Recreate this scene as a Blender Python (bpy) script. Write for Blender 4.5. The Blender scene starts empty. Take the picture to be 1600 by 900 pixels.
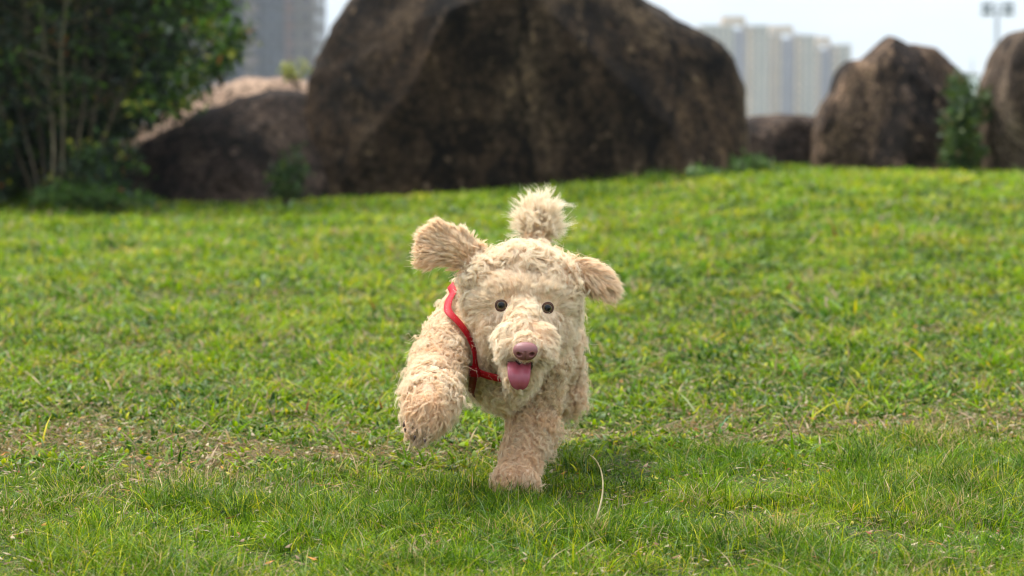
import bpy, bmesh, math
import numpy as np
from mathutils import Vector, Matrix
from mathutils.bvhtree import BVHTree

S = bpy.context.scene
COL = S.collection
RNG = np.random.default_rng(7)
rad = math.radians

# ------------------------------------------------------------------ camera
CAM_H = 0.70
PITCH = math.atan(300 / 3778)
cam_data = bpy.data.cameras.new('camera')
cam_data.sensor_width = 36.0
cam_data.lens = 85.0
cam_data.clip_start = 0.05
cam_data.clip_end = 6000
cam = bpy.data.objects.new('camera', cam_data)
COL.objects.link(cam)
cam.location = (0, 0, CAM_H)
cam.rotation_euler = (math.pi / 2 - PITCH, 0, 0)
cam_data.dof.use_dof = True
cam_data.dof.focus_distance = 4.10
cam_data.dof.aperture_fstop = 4.9
S.camera = cam

# ------------------------------------------------------------------ sky and sun
world = bpy.data.worlds.new('World')
S.world = world
world.use_nodes = True
nt = world.node_tree
nt.nodes.clear()
SUN_EL, SUN_AZ = rad(58), rad(-150)      # the light comes from behind and above, to the left


def nd(tree, typ, **kw):
    n = tree.nodes.new(typ)
    for k, v in kw.items():
        setattr(n, k, v)
    return n


sky = nd(nt, 'ShaderNodeTexSky', sky_type='NISHITA', sun_disc=False)
sun_dir = Vector((-0.42, 0.40, 1.0)).normalized()     # towards the sun
sky.sun_elevation = math.asin(sun_dir.z)
sky.sun_rotation = math.atan2(sun_dir.x, sun_dir.y)
tc = nd(nt, 'ShaderNodeTexCoord')
sep = nd(nt, 'ShaderNodeSeparateXYZ')
nt.links.new(tc.outputs['Generated'], sep.inputs[0])
grad = nd(nt, 'ShaderNodeMapRange')
grad.inputs['From Min'].default_value = -0.02
grad.inputs['From Max'].default_value = 1.0
grad.inputs['To Min'].default_value = 5.5
grad.inputs['To Max'].default_value = 23.0
nt.links.new(sep.outputs['Z'], grad.inputs['Value'])
cn = nd(nt, 'ShaderNodeTexNoise')
cn.inputs['Scale'].default_value = 9.0
cn.inputs['Detail'].default_value = 3.0
cmap = nd(nt, 'ShaderNodeMapping')
cmap.inputs['Scale'].default_value = (1, 1, 2.5)
nt.links.new(tc.outputs['Generated'], cmap.inputs[0])
nt.links.new(cmap.outputs[0], cn.inputs['Vector'])
cr = nd(nt, 'ShaderNodeValToRGB')
cr.color_ramp.elements[0].position = 0.35
cr.color_ramp.elements[0].color = (0.70, 0.83, 1.0, 1)
cr.color_ramp.elements[1].position = 0.65
cr.color_ramp.elements[1].color = (0.90, 0.95, 1.0, 1)
nt.links.new(cn.outputs['Fac'], cr.inputs[0])
cl = nd(nt, 'ShaderNodeVectorMath', operation='SCALE')
nt.links.new(cr.outputs[0], cl.inputs[0])
nt.links.new(grad.outputs[0], cl.inputs['Scale'])
mx = nd(nt, 'ShaderNodeMix', data_type='RGBA')
mx.inputs['Factor'].default_value = 0.88
nt.links.new(sky.outputs[0], mx.inputs[6])
nt.links.new(cl.outputs[0], mx.inputs[7])
bg = nd(nt, 'ShaderNodeBackground')
bg.inputs['Strength'].default_value = 0.1
nt.links.new(mx.outputs[2], bg.inputs[0])
wo = nd(nt, 'ShaderNodeOutputWorld')
nt.links.new(bg.outputs[0], wo.inputs[0])

sl = bpy.data.lights.new('sun', 'SUN')
sl.energy = 4.6
sl.angle = rad(13)
sl.color = (1.0, 0.95, 0.87)
sun = bpy.data.objects.new('sun', sl)
COL.objects.link(sun)
sun.rotation_euler = (-sun_dir).to_track_quat('-Z', 'Y').to_euler()

S.view_settings.view_transform = 'Standard'
S.view_settings.look = 'None'
S.view_settings.exposure = 0.44
S.view_settings.gamma = 1.0
S.view_settings.use_curve_mapping = False
S.render.engine = 'CYCLES'
cy = S.cycles
cy.use_denoising = True
try:
    cy.denoiser = 'OPENIMAGEDENOISE'
except Exception:
    pass
cy.pixel_filter_type = 'BLACKMAN_HARRIS'
cy.filter_width = 1.1
cy.max_bounces = 10
cy.diffuse_bounces = 5
cy.glossy_bounces = 2
cy.transmission_bounces = 4
cy.transparent_max_bounces = 8
cy.volume_bounces = 1
cy.caustics_reflective = False
cy.caustics_refractive = False
cy.sample_clamp_indirect = 6
S.cycles_curves.shape = 'RIBBONS'
S.render.film_transparent = False

# ------------------------------------------------------------------ helpers
F = 3778.0
SP, CP = math.sin(PITCH), math.cos(PITCH)


def P(px, py, Y):
    """world point seen at photo pixel (px,py) at world depth Y"""
    x = (px - 800) / F
    v = (450 - py) / F
    wy = v * SP + CP
    wz = v * CP - SP
    s = Y / wy
    return np.array((x * s, Y, CAM_H + wz * s))


def hash3(ix, iy, iz, seed):
    h = (ix.astype(np.int64) * 374761393 + iy.astype(np.int64) * 668265263 + iz.astype(np.int64) * 2147483647 + seed * 1274126177) & 0xffffffff
    h = ((h ^ (h >> 13)) * 1274126177) & 0xffffffff
    h = ((h ^ (h >> 16)) * 2246822519) & 0xffffffff
    return ((h ^ (h >> 15)) & 0xffffff) / float(0xffffff)


def vnoise(p, seed=0):
    """value noise in [-1,1]; p is (N,3)"""
    i = np.floor(p).astype(np.int64)
    f = p - i
    f = f * f * (3 - 2 * f)
    r = 0
    for dx in (0, 1):
        wx = f[:, 0] if dx else 1 - f[:, 0]
        for dy in (0, 1):
            wy = f[:, 1] if dy else 1 - f[:, 1]
            for dz in (0, 1):
                wz = f[:, 2] if dz else 1 - f[:, 2]
                r = r + wx * wy * wz * hash3(i[:, 0] + dx, i[:, 1] + dy, i[:, 2] + dz, seed)
    return r * 2 - 1


def fbm(p, oct=4, seed=0, gain=0.5):
    a, r, t = 1.0, 0.0, 0.0
    for k in range(oct):
        r = r + a * vnoise(p * 2.03 ** k + 11.3 * k, seed + k)
        t += a
        a *= gain
    return r / t


def n2(x, y, s, seed=0, oct=3):
    return fbm(np.stack([x * s, y * s, np.zeros_like(x)], 1), oct, seed)


def sstep(a, b, x):
    t = np.clip((x - a) / (b - a), 0, 1)
    return t * t * (3 - 2 * t)


def mesh_np(name, V, faces_flat, counts, mat=None, parent=None, smooth=False, col=None):
    """one mesh object from numpy arrays; col = per-vertex colour"""
    me = bpy.data.meshes.new(name)
    me.vertices.add(len(V))
    me.vertices.foreach_set('co', np.asarray(V, dtype=np.float32).ravel())
    me.loops.add(len(faces_flat))
    me.loops.foreach_set('vertex_index', np.asarray(faces_flat, dtype=np.int32))
    me.polygons.add(len(counts))
    st = np.zeros(len(counts), dtype=np.int32)
    st[1:] = np.cumsum(counts)[:-1]
    me.polygons.foreach_set('loop_start', st)
    me.polygons.foreach_set('loop_total', np.asarray(counts, dtype=np.int32))
    if smooth:
        me.polygons.foreach_set('use_smooth', np.ones(len(counts), dtype=bool))
    me.update(calc_edges=True)
    if col is not None:
        a = me.attributes.new('col', 'FLOAT_COLOR', 'POINT')
        c = np.ones((len(V), 4), dtype=np.float32)
        c[:, :3] = col
        a.data.foreach_set('color', c.ravel())
    o = bpy.data.objects.new(name, me)
    COL.objects.link(o)
    if mat:
        me.materials.append(mat)
    if parent:
        o.parent = parent
    return o


def obj_bm(name, bm, mat=None, parent=None, smooth=False):
    me = bpy.data.meshes.new(name)
    bm.to_mesh(me)
    bm.free()
    if smooth:
        for p in me.polygons:
            p.use_smooth = True
    o = bpy.data.objects.new(name, me)
    COL.objects.link(o)
    if mat:
        me.materials.append(mat)
    if parent:
        o.parent = parent
    return o


def tag(o, label=None, cat=None, group=None, kind=None):
    if label:
        o['label'] = label
    if cat:
        o['category'] = cat
    if group:
        o['group'] = group
    if kind:
        o['kind'] = kind
    return o


def empty(name, loc):
    o = bpy.data.objects.new(name, None)
    COL.objects.link(o)
    o.location = loc
    return o


def parent_keep(child, par):
    child.parent = par
    child.matrix_parent_inverse = Matrix.Translation(par.location).inverted()


def mat_new(name):
    m = bpy.data.materials.new(name)
    m.use_nodes = True
    m.node_tree.nodes.clear()
    return m, m.node_tree


def principled(name, col, rough=0.6, spec=0.5, **kw):
    m, t = mat_new(name)
    b = nd(t, 'ShaderNodeBsdfPrincipled')
    b.inputs['Base Color'].default_value = (*col, 1)
    b.inputs['Roughness'].default_value = rough
    b.inputs['Specular IOR Level'].default_value = spec
    for k, v in kw.items():
        b.inputs[k].default_value = v
    o = nd(t, 'ShaderNodeOutputMaterial')
    t.links.new(b.outputs[0], o.inputs[0])
    return m


def leaf_material(name, rough=0.5, trans=0.35, spec=0.35, attr='col', gain=1.6):
    m, t = mat_new(name)
    a = nd(t, 'ShaderNodeAttribute', attribute_name=attr)
    b = nd(t, 'ShaderNodeBsdfPrincipled')
    b.inputs['Roughness'].default_value = rough
    b.inputs['Specular IOR Level'].default_value = spec
    t.links.new(a.outputs['Color'], b.inputs['Base Color'])
    tr = nd(t, 'ShaderNodeBsdfTranslucent')
    g = nd(t, 'ShaderNodeVectorMath', operation='MULTIPLY')
    g.inputs[1].default_value = (gain * 1.0, gain * 1.0, gain * 0.55)
    t.links.new(a.outputs['Color'], g.inputs[0])
    t.links.new(g.outputs[0], tr.inputs[0])
    mxs = nd(t, 'ShaderNodeMixShader')
    mxs.inputs[0].default_value = trans
    t.links.new(b.outputs[0], mxs.inputs[1])
    t.links.new(tr.outputs[0], mxs.inputs[2])
    o = nd(t, 'ShaderNodeOutputMaterial')
    t.links.new(mxs.outputs[0], o.inputs[0])
    return m


# ------------------------------------------------------------------ ground
def terrain(x, y):
    x = np.asarray(x, dtype=float)
    y = np.asarray(y, dtype=float)
    r = 0.012 * n2(x.ravel(), y.ravel(), 0.9, 3, 3).reshape(x.shape)
    side = -0.045 + 0.19 * sstep(-1.7, 1.9, x)
    z = r * sstep(2, 5, y) + sstep(7.5, 16, y) * side
    far = np.sqrt(x * x + (y - 8) ** 2)
    z = z - 30 * sstep(19, 200, far) * (far > 19)
    return z


def axis(lo, hi, fine_lo, fine_hi, step, grow=1.25):
    a = list(np.arange(fine_lo, fine_hi + step / 2, step))
    s, v = step, fine_hi
    while v < hi:
        s *= grow
        v += s
        a.append(v)
    s, v = step, fine_lo
    while v > lo:
        s *= grow
        v -= s
        a.insert(0, v)
    return np.array(a)


gx = np.clip(axis(-2900, 2900, -8, 8, 0.12), -3000, 3000)
gy = np.clip(axis(-1400, 2900, 1.5, 26, 0.12), -1500, 3000)
GX, GY = np.meshgrid(gx, gy)
GZ = terrain(GX, GY)
nx, ny = len(gx), len(gy)
V = np.stack([GX.ravel(), GY.ravel(), GZ.ravel()], 1)
ii = (np.arange(ny - 1)[:, None] * nx + np.arange(nx - 1)[None, :]).ravel()
Fc = np.stack([ii, ii + 1, ii + nx + 1, ii + nx], 1)
m, t = mat_new('soil_and_thatch')
tcn = nd(t, 'ShaderNodeTexCoord')
no = nd(t, 'ShaderNodeTexNoise')
no.inputs['Scale'].default_value = 7
no.inputs['Detail'].default_value = 8
no.inputs['Roughness'].default_value = 0.7
t.links.new(tcn.outputs['Object'], no.inputs['Vector'])
ra = nd(t, 'ShaderNodeValToRGB')
e = ra.color_ramp.elements
e[0].position, e[0].color = 0.33, (0.022, 0.032, 0.008, 1)
e[1].position, e[1].color = 0.68, (0.085, 0.085, 0.030, 1)
e2 = ra.color_ramp.elements.new(0.5)
e2.color = (0.040, 0.062, 0.013, 1)
t.links.new(no.outputs['Fac'], ra.inputs[0])
b = nd(t, 'ShaderNodeBsdfPrincipled')
b.inputs['Roughness'].default_value = 0.95
b.inputs['Specular IOR Level'].default_value = 0.1
# beyond the modelled blades the turf itself is green
gp = nd(t, 'ShaderNodeSeparateXYZ')
t.links.new(tcn.outputs['Object'], gp.inputs[0])
ab = nd(t, 'ShaderNodeMath', operation='ABSOLUTE')
t.links.new(gp.outputs[0], ab.inputs[0])
my = nd(t, 'ShaderNodeMath', operation='MULTIPLY_ADD')
my.inputs[1].default_value = -0.24
t.links.new(gp.outputs[1], my.inputs[0])
t.links.new(ab.outputs[0], my.inputs[2])
ms = nd(t, 'ShaderNodeMapRange', interpolation_type='SMOOTHSTEP')
ms.inputs['From Min'].default_value = 0.2
ms.inputs['From Max'].default_value = 1.3
t.links.new(my.outputs[0], ms.inputs['Value'])
no9 = nd(t, 'ShaderNodeTexNoise')
no9.inputs['Scale'].default_value = 14
no9.inputs['Detail'].default_value = 8
no9.inputs['Roughness'].default_value = 0.75
t.links.new(tcn.outputs['Object'], no9.inputs['Vector'])
rg9 = nd(t, 'ShaderNodeValToRGB')
rg9.color_ramp.elements[0].position, rg9.color_ramp.elements[0].color = 0.35, (0.018, 0.045, 0.004, 1)
rg9.color_ramp.elements[1].position, rg9.color_ramp.elements[1].color = 0.65, (0.13, 0.19, 0.010, 1)
t.links.new(no9.outputs['Fac'], rg9.inputs[0])
mg = nd(t, 'ShaderNodeMix', data_type='RGBA')
t.links.new(ms.outputs[0], mg.inputs['Factor'])
t.links.new(ra.outputs[0], mg.inputs[6])
t.links.new(rg9.outputs[0], mg.inputs[7])
t.links.new(mg.outputs[2], b.inputs['Base Color'])
bp = nd(t, 'ShaderNodeBump')
bp.inputs['Strength'].default_value = 0.7
bp.inputs['Distance'].default_value = 0.02
no2 = nd(t, 'ShaderNodeTexNoise')
no2.inputs['Scale'].default_value = 60
no2.inputs['Detail'].default_value = 5
t.links.new(tcn.outputs['Object'], no2.inputs['Vector'])
t.links.new(no2.outputs['Fac'], bp.inputs['Height'])
t.links.new(bp.outputs[0], b.inputs['Normal'])
o = nd(t, 'ShaderNodeOutputMaterial')
t.links.new(b.outputs[0], o.inputs[0])
ground = mesh_np('ground', V, Fc.ravel(), np.full(len(Fc), 4), m, smooth=True)
tag(ground, kind='structure')

# ------------------------------------------------------------------ boulders
def rock_material(name, ramp, big=1.6, seed=0.0, patch=None, bump=1.0):
    """ramp: colours of the weathered stone from dark to light; patch: colour of bare / lichen spots"""
    m, t = mat_new(name)
    c = nd(t, 'ShaderNodeTexCoord')
    mp = nd(t, 'ShaderNodeMapping')
    mp.inputs['Location'].default_value = (seed, seed * 0.7, -seed)
    mp.inputs['Scale'].default_value = (1.0, 1.0, 0.55)          # weathering runs downwards
    t.links.new(c.outputs['Object'], mp.inputs[0])
    n1 = nd(t, 'ShaderNodeTexNoise')
    n1.inputs['Scale'].default_value = big
    n1.inputs['Detail'].default_value = 9
    n1.inputs['Roughness'].default_value = 0.74
    n1.inputs['Distortion'].default_value = 0.4
    t.links.new(mp.outputs[0], n1.inputs['Vector'])
    r1 = nd(t, 'ShaderNodeValToRGB')
    el = r1.color_ramp.elements
    el[0].position, el[0].color = ramp[0][0], (*ramp[0][1], 1)
    el[1].position, el[1].color = ramp[-1][0], (*ramp[-1][1], 1)
    for pz, cc in ramp[1:-1]:
        q = el.new(pz)
        q.color = (*cc, 1)
    t.links.new(n1.outputs['Fac'], r1.inputs[0])
    last = r1.outputs[0]
    # pale lichen and bare spots
    n3 = nd(t, 'ShaderNodeTexNoise')
    n3.inputs['Scale'].default_value = big * 6
    n3.inputs['Detail'].default_value = 4
    n3.inputs['Roughness'].default_value = 0.6
    t.links.new(c.outputs['Object'], n3.inputs['Vector'])
    r3 = nd(t, 'ShaderNodeValToRGB')
    r3.color_ramp.elements[0].position = 0.60
    r3.color_ramp.elements[1].position = 0.74
    t.links.new(n3.outputs['Fac'], r3.inputs[0])
    mm = nd(t, 'ShaderNodeMix', data_type='RGBA')
    t.links.new(r3.outputs[0], mm.inputs['Factor'])
    t.links.new(last, mm.inputs[6])
    mm.inputs[7].default_value = (*(patch or (0.20, 0.13, 0.075)), 1)
    last = mm.outputs[2]
    # fine speckle
    # a few broad bare faces of paler stone, streaked downwards
    n6 = nd(t, 'ShaderNodeTexNoise')
    n6.inputs['Scale'].default_value = big * 0.9
    n6.inputs['Detail'].default_value = 6
    n6.inputs['Roughness'].default_value = 0.6
    mp6 = nd(t, 'ShaderNodeMapping')
    mp6.inputs['Location'].default_value = (seed * 2, 1, seed)
    mp6.inputs['Scale'].default_value = (1.3, 1.3, 0.6)
    t.links.new(c.outputs['Object'], mp6.inputs[0])
    t.links.new(mp6.outputs[0], n6.inputs['Vector'])
    r6 = nd(t, 'ShaderNodeValToRGB')
    r6.color_ramp.elements[0].position = 0.49
    r6.color_ramp.elements[1].position = 0.66
    r6.color_ramp.elements[1].color = (0.5, 0.5, 0.5, 1)
    t.links.new(n6.outputs['Fac'], r6.inputs[0])
    m6 = nd(t, 'ShaderNodeMix', data_type='RGBA')
    t.links.new(r6.outputs[0], m6.inputs['Factor'])
    t.links.new(last, m6.inputs[6])
    m6.inputs[7].default_value = (*(np.array(patch or (0.2, 0.13, 0.075)) * 0.95), 1)
    last = m6.outputs[2]
    n4 = nd(t, 'ShaderNodeTexNoise')
    n4.inputs['Scale'].default_value = big * 16
    n4.inputs['Detail'].default_value = 3
    t.links.new(c.outputs['Object'], n4.inputs['Vector'])
    r4 = nd(t, 'ShaderNodeMapRange')
    r4.inputs['From Min'].default_value = 0.3
    r4.inputs['From Max'].default_value = 0.7
    r4.inputs['To Min'].default_value = 0.2
    r4.inputs['To Max'].default_value = 2.1
    t.links.new(n4.outputs['Fac'], r4.inputs['Value'])
    vs = nd(t, 'ShaderNodeVectorMath', operation='SCALE')
    t.links.new(last, vs.inputs[0])
    t.links.new(r4.outputs[0], vs.inputs['Scale'])
    # a few wandering cracks
    cd = nd(t, 'ShaderNodeTexNoise')
    cd.inputs['Scale'].default_value = 2.5
    cd.inputs['Detail'].default_value = 5
    t.links.new(c.outputs['Object'], cd.inputs['Vector'])
    cs_ = nd(t, 'ShaderNodeVectorMath', operation='MULTIPLY_ADD')
    cs_.inputs[1].default_value = (0.55, 0.55, 0.55)
    t.links.new(cd.outputs['Color'], cs_.inputs[0])
    t.links.new(mp.outputs[0], cs_.inputs[2])
    cv = nd(t, 'ShaderNodeTexVoronoi', feature='DISTANCE_TO_EDGE')
    cv.inputs['Scale'].default_value = big * 0.75
    t.links.new(cs_.outputs[0], cv.inputs['Vector'])
    cm = nd(t, 'ShaderNodeMapRange')
    cm.inputs['From Min'].default_value = 0.004
    cm.inputs['From Max'].default_value = 0.035
    cm.inputs['To Min'].default_value = 0.25
    t.links.new(cv.outputs['Distance'], cm.inputs['Value'])
    vs2 = nd(t, 'ShaderNodeVectorMath', operation='SCALE')
    t.links.new(vs.outputs[0], vs2.inputs[0])
    t.links.new(cm.outputs[0], vs2.inputs['Scale'])
    vs = vs2
    b = nd(t, 'ShaderNodeBsdfPrincipled')
    b.inputs['Roughness'].default_value = 0.85
    b.inputs['Specular IOR Level'].default_value = 0.12
    t.links.new(vs.outputs[0], b.inputs['Base Color'])
    bp = nd(t, 'ShaderNodeBump')
    bp.inputs['Strength'].default_value = 0.8 * bump
    bp.inputs['Distance'].default_value = 0.09
    n5 = nd(t, 'ShaderNodeTexNoise')
    n5.inputs['Scale'].default_value = 9
    n5.inputs['Detail'].default_value = 8
    n5.inputs['Roughness'].default_value = 0.7
    t.links.new(mp.outputs[0], n5.inputs['Vector'])
    t.links.new(n5.outputs['Fac'], bp.inputs['Height'])
    t.links.new(bp.outputs[0], b.inputs['Normal'])
    o = nd(t, 'ShaderNodeOutputMaterial')
    t.links.new(b.outputs[0], o.inputs[0])
    return m


def boulder(name, outline, center, Y, depth, mat, seed, amp=0.06, freq=1.6, box=0.75, back=1.0, lean=0.0, ridge=0.0, cuts=9, cut=(0.62, 0.92)):
    """solid stone whose silhouette follows outline (photo pixels at depth Y); depth = half thickness in metres"""
    C = P(*center, Y)
    pts = np.array([P(a, b_, Y) for a, b_ in outline])
    rel = pts[:, [0, 2]] - C[[0, 2]]
    ang = np.arctan2(rel[:, 1], rel[:, 0])
    rr = np.hypot(rel[:, 0], rel[:, 1])
    od = np.argsort(ang)
    ang, rr = ang[od], rr[od]
    ang = np.concatenate([ang[-1:] - 2 * np.pi, ang, ang[:1] + 2 * np.pi])
    rr = np.concatenate([rr[-1:], rr, rr[:1]])
    bm = bmesh.new()
    bmesh.ops.create_icosphere(bm, subdivisions=6, radius=1.0)
    U = np.array([v.co[:] for v in bm.verts])
    Fa = np.array([[v.index for v in f.verts] for f in bm.faces])
    bm.free()
    th = np.arctan2(U[:, 2], U[:, 0])
    s = np.hypot(U[:, 0], U[:, 2])
    R = np.interp(th, ang, rr)
    rho = np.clip(s, 0, 1) ** box
    X = R * rho * np.cos(th)
    Z = R * rho * np.sin(th)
    D = np.sign(U[:, 1]) * np.abs(U[:, 1]) ** 0.8 * depth * np.where(U[:, 1] > 0, back, 1)
    pos = np.stack([X, D, Z], 1)
    q = pos / max(0.3, np.abs(pos).max())
    n = U / np.array([1.0, 1.0, 1.0])
    dsp = amp * fbm(pos * freq + seed, 5, seed, 0.55)
    if ridge:
        dsp = dsp - ridge * np.abs(fbm(pos * freq * 1.7 + seed * 2, 3, seed + 9)) ** 0.7
    pos = pos + n * dsp[:, None]
    rk = np.random.default_rng(seed + 5)
    for _ in range(cuts):                            # broken planes across the stone
        pn = np.array((rk.uniform(-1, 1), -rk.uniform(0.35, 1.0), rk.uniform(-0.5, 1.0)))
        pn /= np.linalg.norm(pn)
        dt = pos @ pn
        lim = dt.max() * rk.uniform(*cut)
        ex = np.clip(dt - lim, 0, None) * np.clip(-U[:, 1] * 1.5 - 0.3, 0, 1)
        pos = pos - pn[None, :] * (ex * 0.88)[:, None]
    pos = pos + n * (0.35 * amp * fbm(pos * freq * 4 + seed, 4, seed + 3, 0.6))[:, None]
    pos[:, 1] += lean * (pos[:, 2] - pos[:, 2].min())
    pos = pos + C
    o = mesh_np(name, pos, Fa.ravel(), np.full(len(Fa), 3), mat, smooth=True)
    return o


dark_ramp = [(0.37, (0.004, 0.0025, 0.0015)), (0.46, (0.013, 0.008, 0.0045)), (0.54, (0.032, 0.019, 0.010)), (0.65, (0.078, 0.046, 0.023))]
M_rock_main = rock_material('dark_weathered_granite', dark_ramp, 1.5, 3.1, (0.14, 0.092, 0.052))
tan_ramp = [(0.36, (0.014, 0.009, 0.006)), (0.46, (0.050, 0.033, 0.021)), (0.55, (0.115, 0.078, 0.052)), (0.66, (0.24, 0.165, 0.11))]
M_rock_right = rock_material('brown_granite', [(0.40, (0.006, 0.004, 0.003)), (0.49, (0.018, 0.012, 0.009)), (0.55, (0.045, 0.029, 0.020)), (0.64, (0.22, 0.135, 0.08))], 2.0, 8.3, (0.26, 0.165, 0.10))
M_rock_far = rock_material('tan_speckled_granite', tan_ramp, 2.2, 5.7, (0.28, 0.20, 0.14))
M_rock_low = rock_material('dark_slab_stone', [(0.36, (0.006, 0.004, 0.003)), (0.5, (0.027, 0.017, 0.012)), (0.60, (0.060, 0.039, 0.027)), (0.72, (0.11, 0.073, 0.050))], 1.8, 1.7, (0.11, 0.073, 0.05))
M_rock_top = rock_material('sandy_pale_stone', [(0.3, (0.10, 0.065, 0.045)), (0.5, (0.26, 0.17, 0.115)), (0.62, (0.36, 0.24, 0.16)), (0.75, (0.46, 0.32, 0.22))], 2.0, 4.4, (0.42, 0.29, 0.2))
M_rock_shade = rock_material('shade_dark_stone', [(0.3, (0.004, 0.003, 0.003)), (0.5, (0.012, 0.009, 0.007)), (0.62, (0.024, 0.017, 0.013)), (0.75, (0.045, 0.03, 0.022))], 1.6, 9.9, (0.06, 0.04, 0.03))  # near-black base colour stands in for the shade behind the shrub

big = boulder('boulder', [(472, 345), (466, 290), (466, 230), (469, 180), (479, 130), (492, 88), (511, 42), (535, 0), (576, -46), (640, -78), (720, -100), (810, -105), (890, -88), (950, -50),
                          (1014, -2), (1066, 32), (1114, 56), (1150, 86), (1165, 130), (1170, 190), (1172, 250), (1172, 320), (900, 350), (700, 360)],
              (800, 170), 17.3, 1.15, M_rock_main, 4, 0.060, 1.5, 0.50, 1.1, 0.20, 0.05)
tag(big, 'largest boulder, dark weathered dome standing behind the dog', 'boulder', 'boulders along the lawn edge')
slab = boulder('boulder', [(150, 280), (165, 258), (205, 228), (262, 198), (330, 165), (385, 146), (440, 141), (500, 160), (520, 240), (510, 330), (420, 340), (300, 338), (200, 330), (176, 300)],
               (380, 245), 16.9, 0.9, M_rock_low, 12, 0.035, 1.8, 0.48, 1.0, 0.85, 0.02)
tag(slab, 'low dark sloping slab boulder leaning between the shrub and the largest boulder', 'boulder', 'boulders along the lawn edge')
btop = boulder('boulder', [(150, 245), (185, 222), (225, 190), (290, 152), (345, 131), (410, 124), (470, 126), (530, 140), (540, 250), (400, 300), (230, 300), (155, 300)],
               (400, 205), 18.9, 0.7, M_rock_top, 17, 0.035, 2.2, 0.55, 1.0, 0.5, 0.02)
tag(btop, 'pale sandy boulder whose flat top shows above the sloping slab', 'boulder', 'boulders along the lawn edge')
mid = boulder('boulder', [(1275, 290), (1272, 230), (1282, 180), (1304, 142), (1314, 108), (1324, 96), (1350, 92), (1374, 70), (1390, 56), (1404, 60), (1418, 69), (1440, 70), (1462, 72), (1482, 96), (1502, 116),
                          (1510, 140), (1512, 200), (1515, 300), (1400, 320)],
              (1395, 185), 18.2, 0.75, M_rock_right, 23, 0.032, 3.2, 0.46, 1.1, 0.06, 0.015, cuts=10, cut=(0.6, 0.9))
tag(mid, 'jagged brown boulder with pale tan crest beside the ivy', 'boulder', 'boulders along the lawn edge')
low = boulder('boulder', [(1120, 205), (1165, 190), (1215, 183), (1265, 184), (1330, 196), (1360, 240), (1350, 310), (1240, 325), (1130, 310)],
              (1240, 245), 18.9, 0.7, M_rock_low, 31, 0.04, 2.2, 0.55, 1.0, 0.3, 0.03)
tag(low, 'low dark reddish boulder filling the gap below the pale towers', 'boulder', 'boulders along the lawn edge')
far = boulder('boulder', [(1522, 300), (1518, 240), (1522, 190), (1526, 150), (1540, 105), (1556, 68), (1572, 50), (1620, 44), (1690, 58), (1760, 120), (1780, 220), (1770, 310), (1640, 330)],
              (1645, 175), 17.9, 0.95, M_rock_far, 41, 0.035, 2.4, 0.5, 1.0, -0.28, 0.02)
tag(far, 'light brown speckled boulder rising past the ivy, undercut at its foot', 'boulder', 'boulders along the lawn edge')
lrock = boulder('boulder', [(-260, 320), (-240, 200), (-120, 120), (0, 150), (70, 196), (150, 240), (185, 330), (0, 345)],
                (-40, 240), 18.6, 0.8, M_rock_shade, 51, 0.06, 1.8, 0.6, 1.0, 0.1, 0.03)
tag(lrock, 'black shaded boulder half hidden behind the shrub stems', 'boulder', 'boulders along the lawn edge')

# ------------------------------------------------------------------ grass
def strips(base, height, lean_dir, lean, width, col, K=3, roll=None, tipw=0.0):
    """curved tapering blades: K segments; returns vertices, faces, colours"""
    N = len(base)
    ang = RNG.uniform(0, 2 * np.pi, N) if roll is None else roll
    side = np.stack([np.cos(ang), np.sin(ang), np.zeros(N)], 1)
    ld = np.stack([np.cos(lean_dir), np.sin(lean_dir), np.zeros(N)], 1)
    nv = 2 * K + 1
    Vv = np.zeros((N, nv, 3), dtype=np.float32)
    Cc = np.zeros((N, nv, 3), dtype=np.float32)
    for k in range(K + 1):
        tt = k / K
        h = height * (tt - 0.35 * np.clip(lean, 0, 1.6) * tt * tt * 0.6)
        c = base + ld * (height * lean * tt ** 1.8)[:, None]
        c[:, 2] += h
        w = width * (1 - 0.15 * tt - 0.85 * tt ** 2.5) * 0.5
        if k < K:
            Vv[:, 2 * k] = c - side * w[:, None]
            Vv[:, 2 * k + 1] = c + side * w[:, None]
        else:
            Vv[:, 2 * K] = c
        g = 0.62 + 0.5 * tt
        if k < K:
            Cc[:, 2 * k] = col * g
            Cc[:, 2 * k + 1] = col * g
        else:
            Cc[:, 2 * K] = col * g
    fl, cnt = [], []
    idx = np.arange(N)[:, None] * nv
    per = []
    for k in range(K - 1):
        per += [2 * k, 2 * k + 1, 2 * k + 3, 2 * k + 2]
        cnt.append(4)
    per += [2 * K - 2, 2 * K - 1, 2 * K]
    cnt.append(3)
    flat = (idx + np.array(per)[None, :]).ravel()
    return Vv.reshape(-1, 3), flat, np.tile(np.array(cnt), N), Cc.reshape(-1, 3)


def scatter(y0, y1, dens, margin=1.1):
    """uniform points over the wedge the camera looks at, with a margin each side"""
    k = 800 / F
    w1 = y1 * k + margin + y1 * 0.03
    n = int((y1 - y0) * 2 * w1 * dens)
    x = RNG.uniform(-w1, w1, n)
    y = RNG.uniform(y0, y1, n)
    over = (np.abs(x) - (y * k + 0.30 + y * 0.03)) / (margin - 0.30)
    ok = RNG.random(n) > np.clip(over, 0, 1) ** 1.2
    return x[ok], y[ok]


def blades(x, y, h, w, lean, col, K=3, sink=0.004):
    z = terrain(x, y) - sink
    return strips(np.stack([x, y, z], 1), h, RNG.uniform(0, 2 * np.pi, len(x)), lean, w, col, K)


G_dark = np.array((0.015, 0.048, 0.003))
G_mid = np.array((0.080, 0.158, 0.003))
G_light = np.array((0.220, 0.318, 0.004))
G_yellow = np.array((0.400, 0.390, 0.012))
G_blue = np.array((0.200, 0.270, 0.120))
STRAW = np.array((0.46, 0.33, 0.20))
BROWN = np.array((0.16, 0.085, 0.04))


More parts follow.
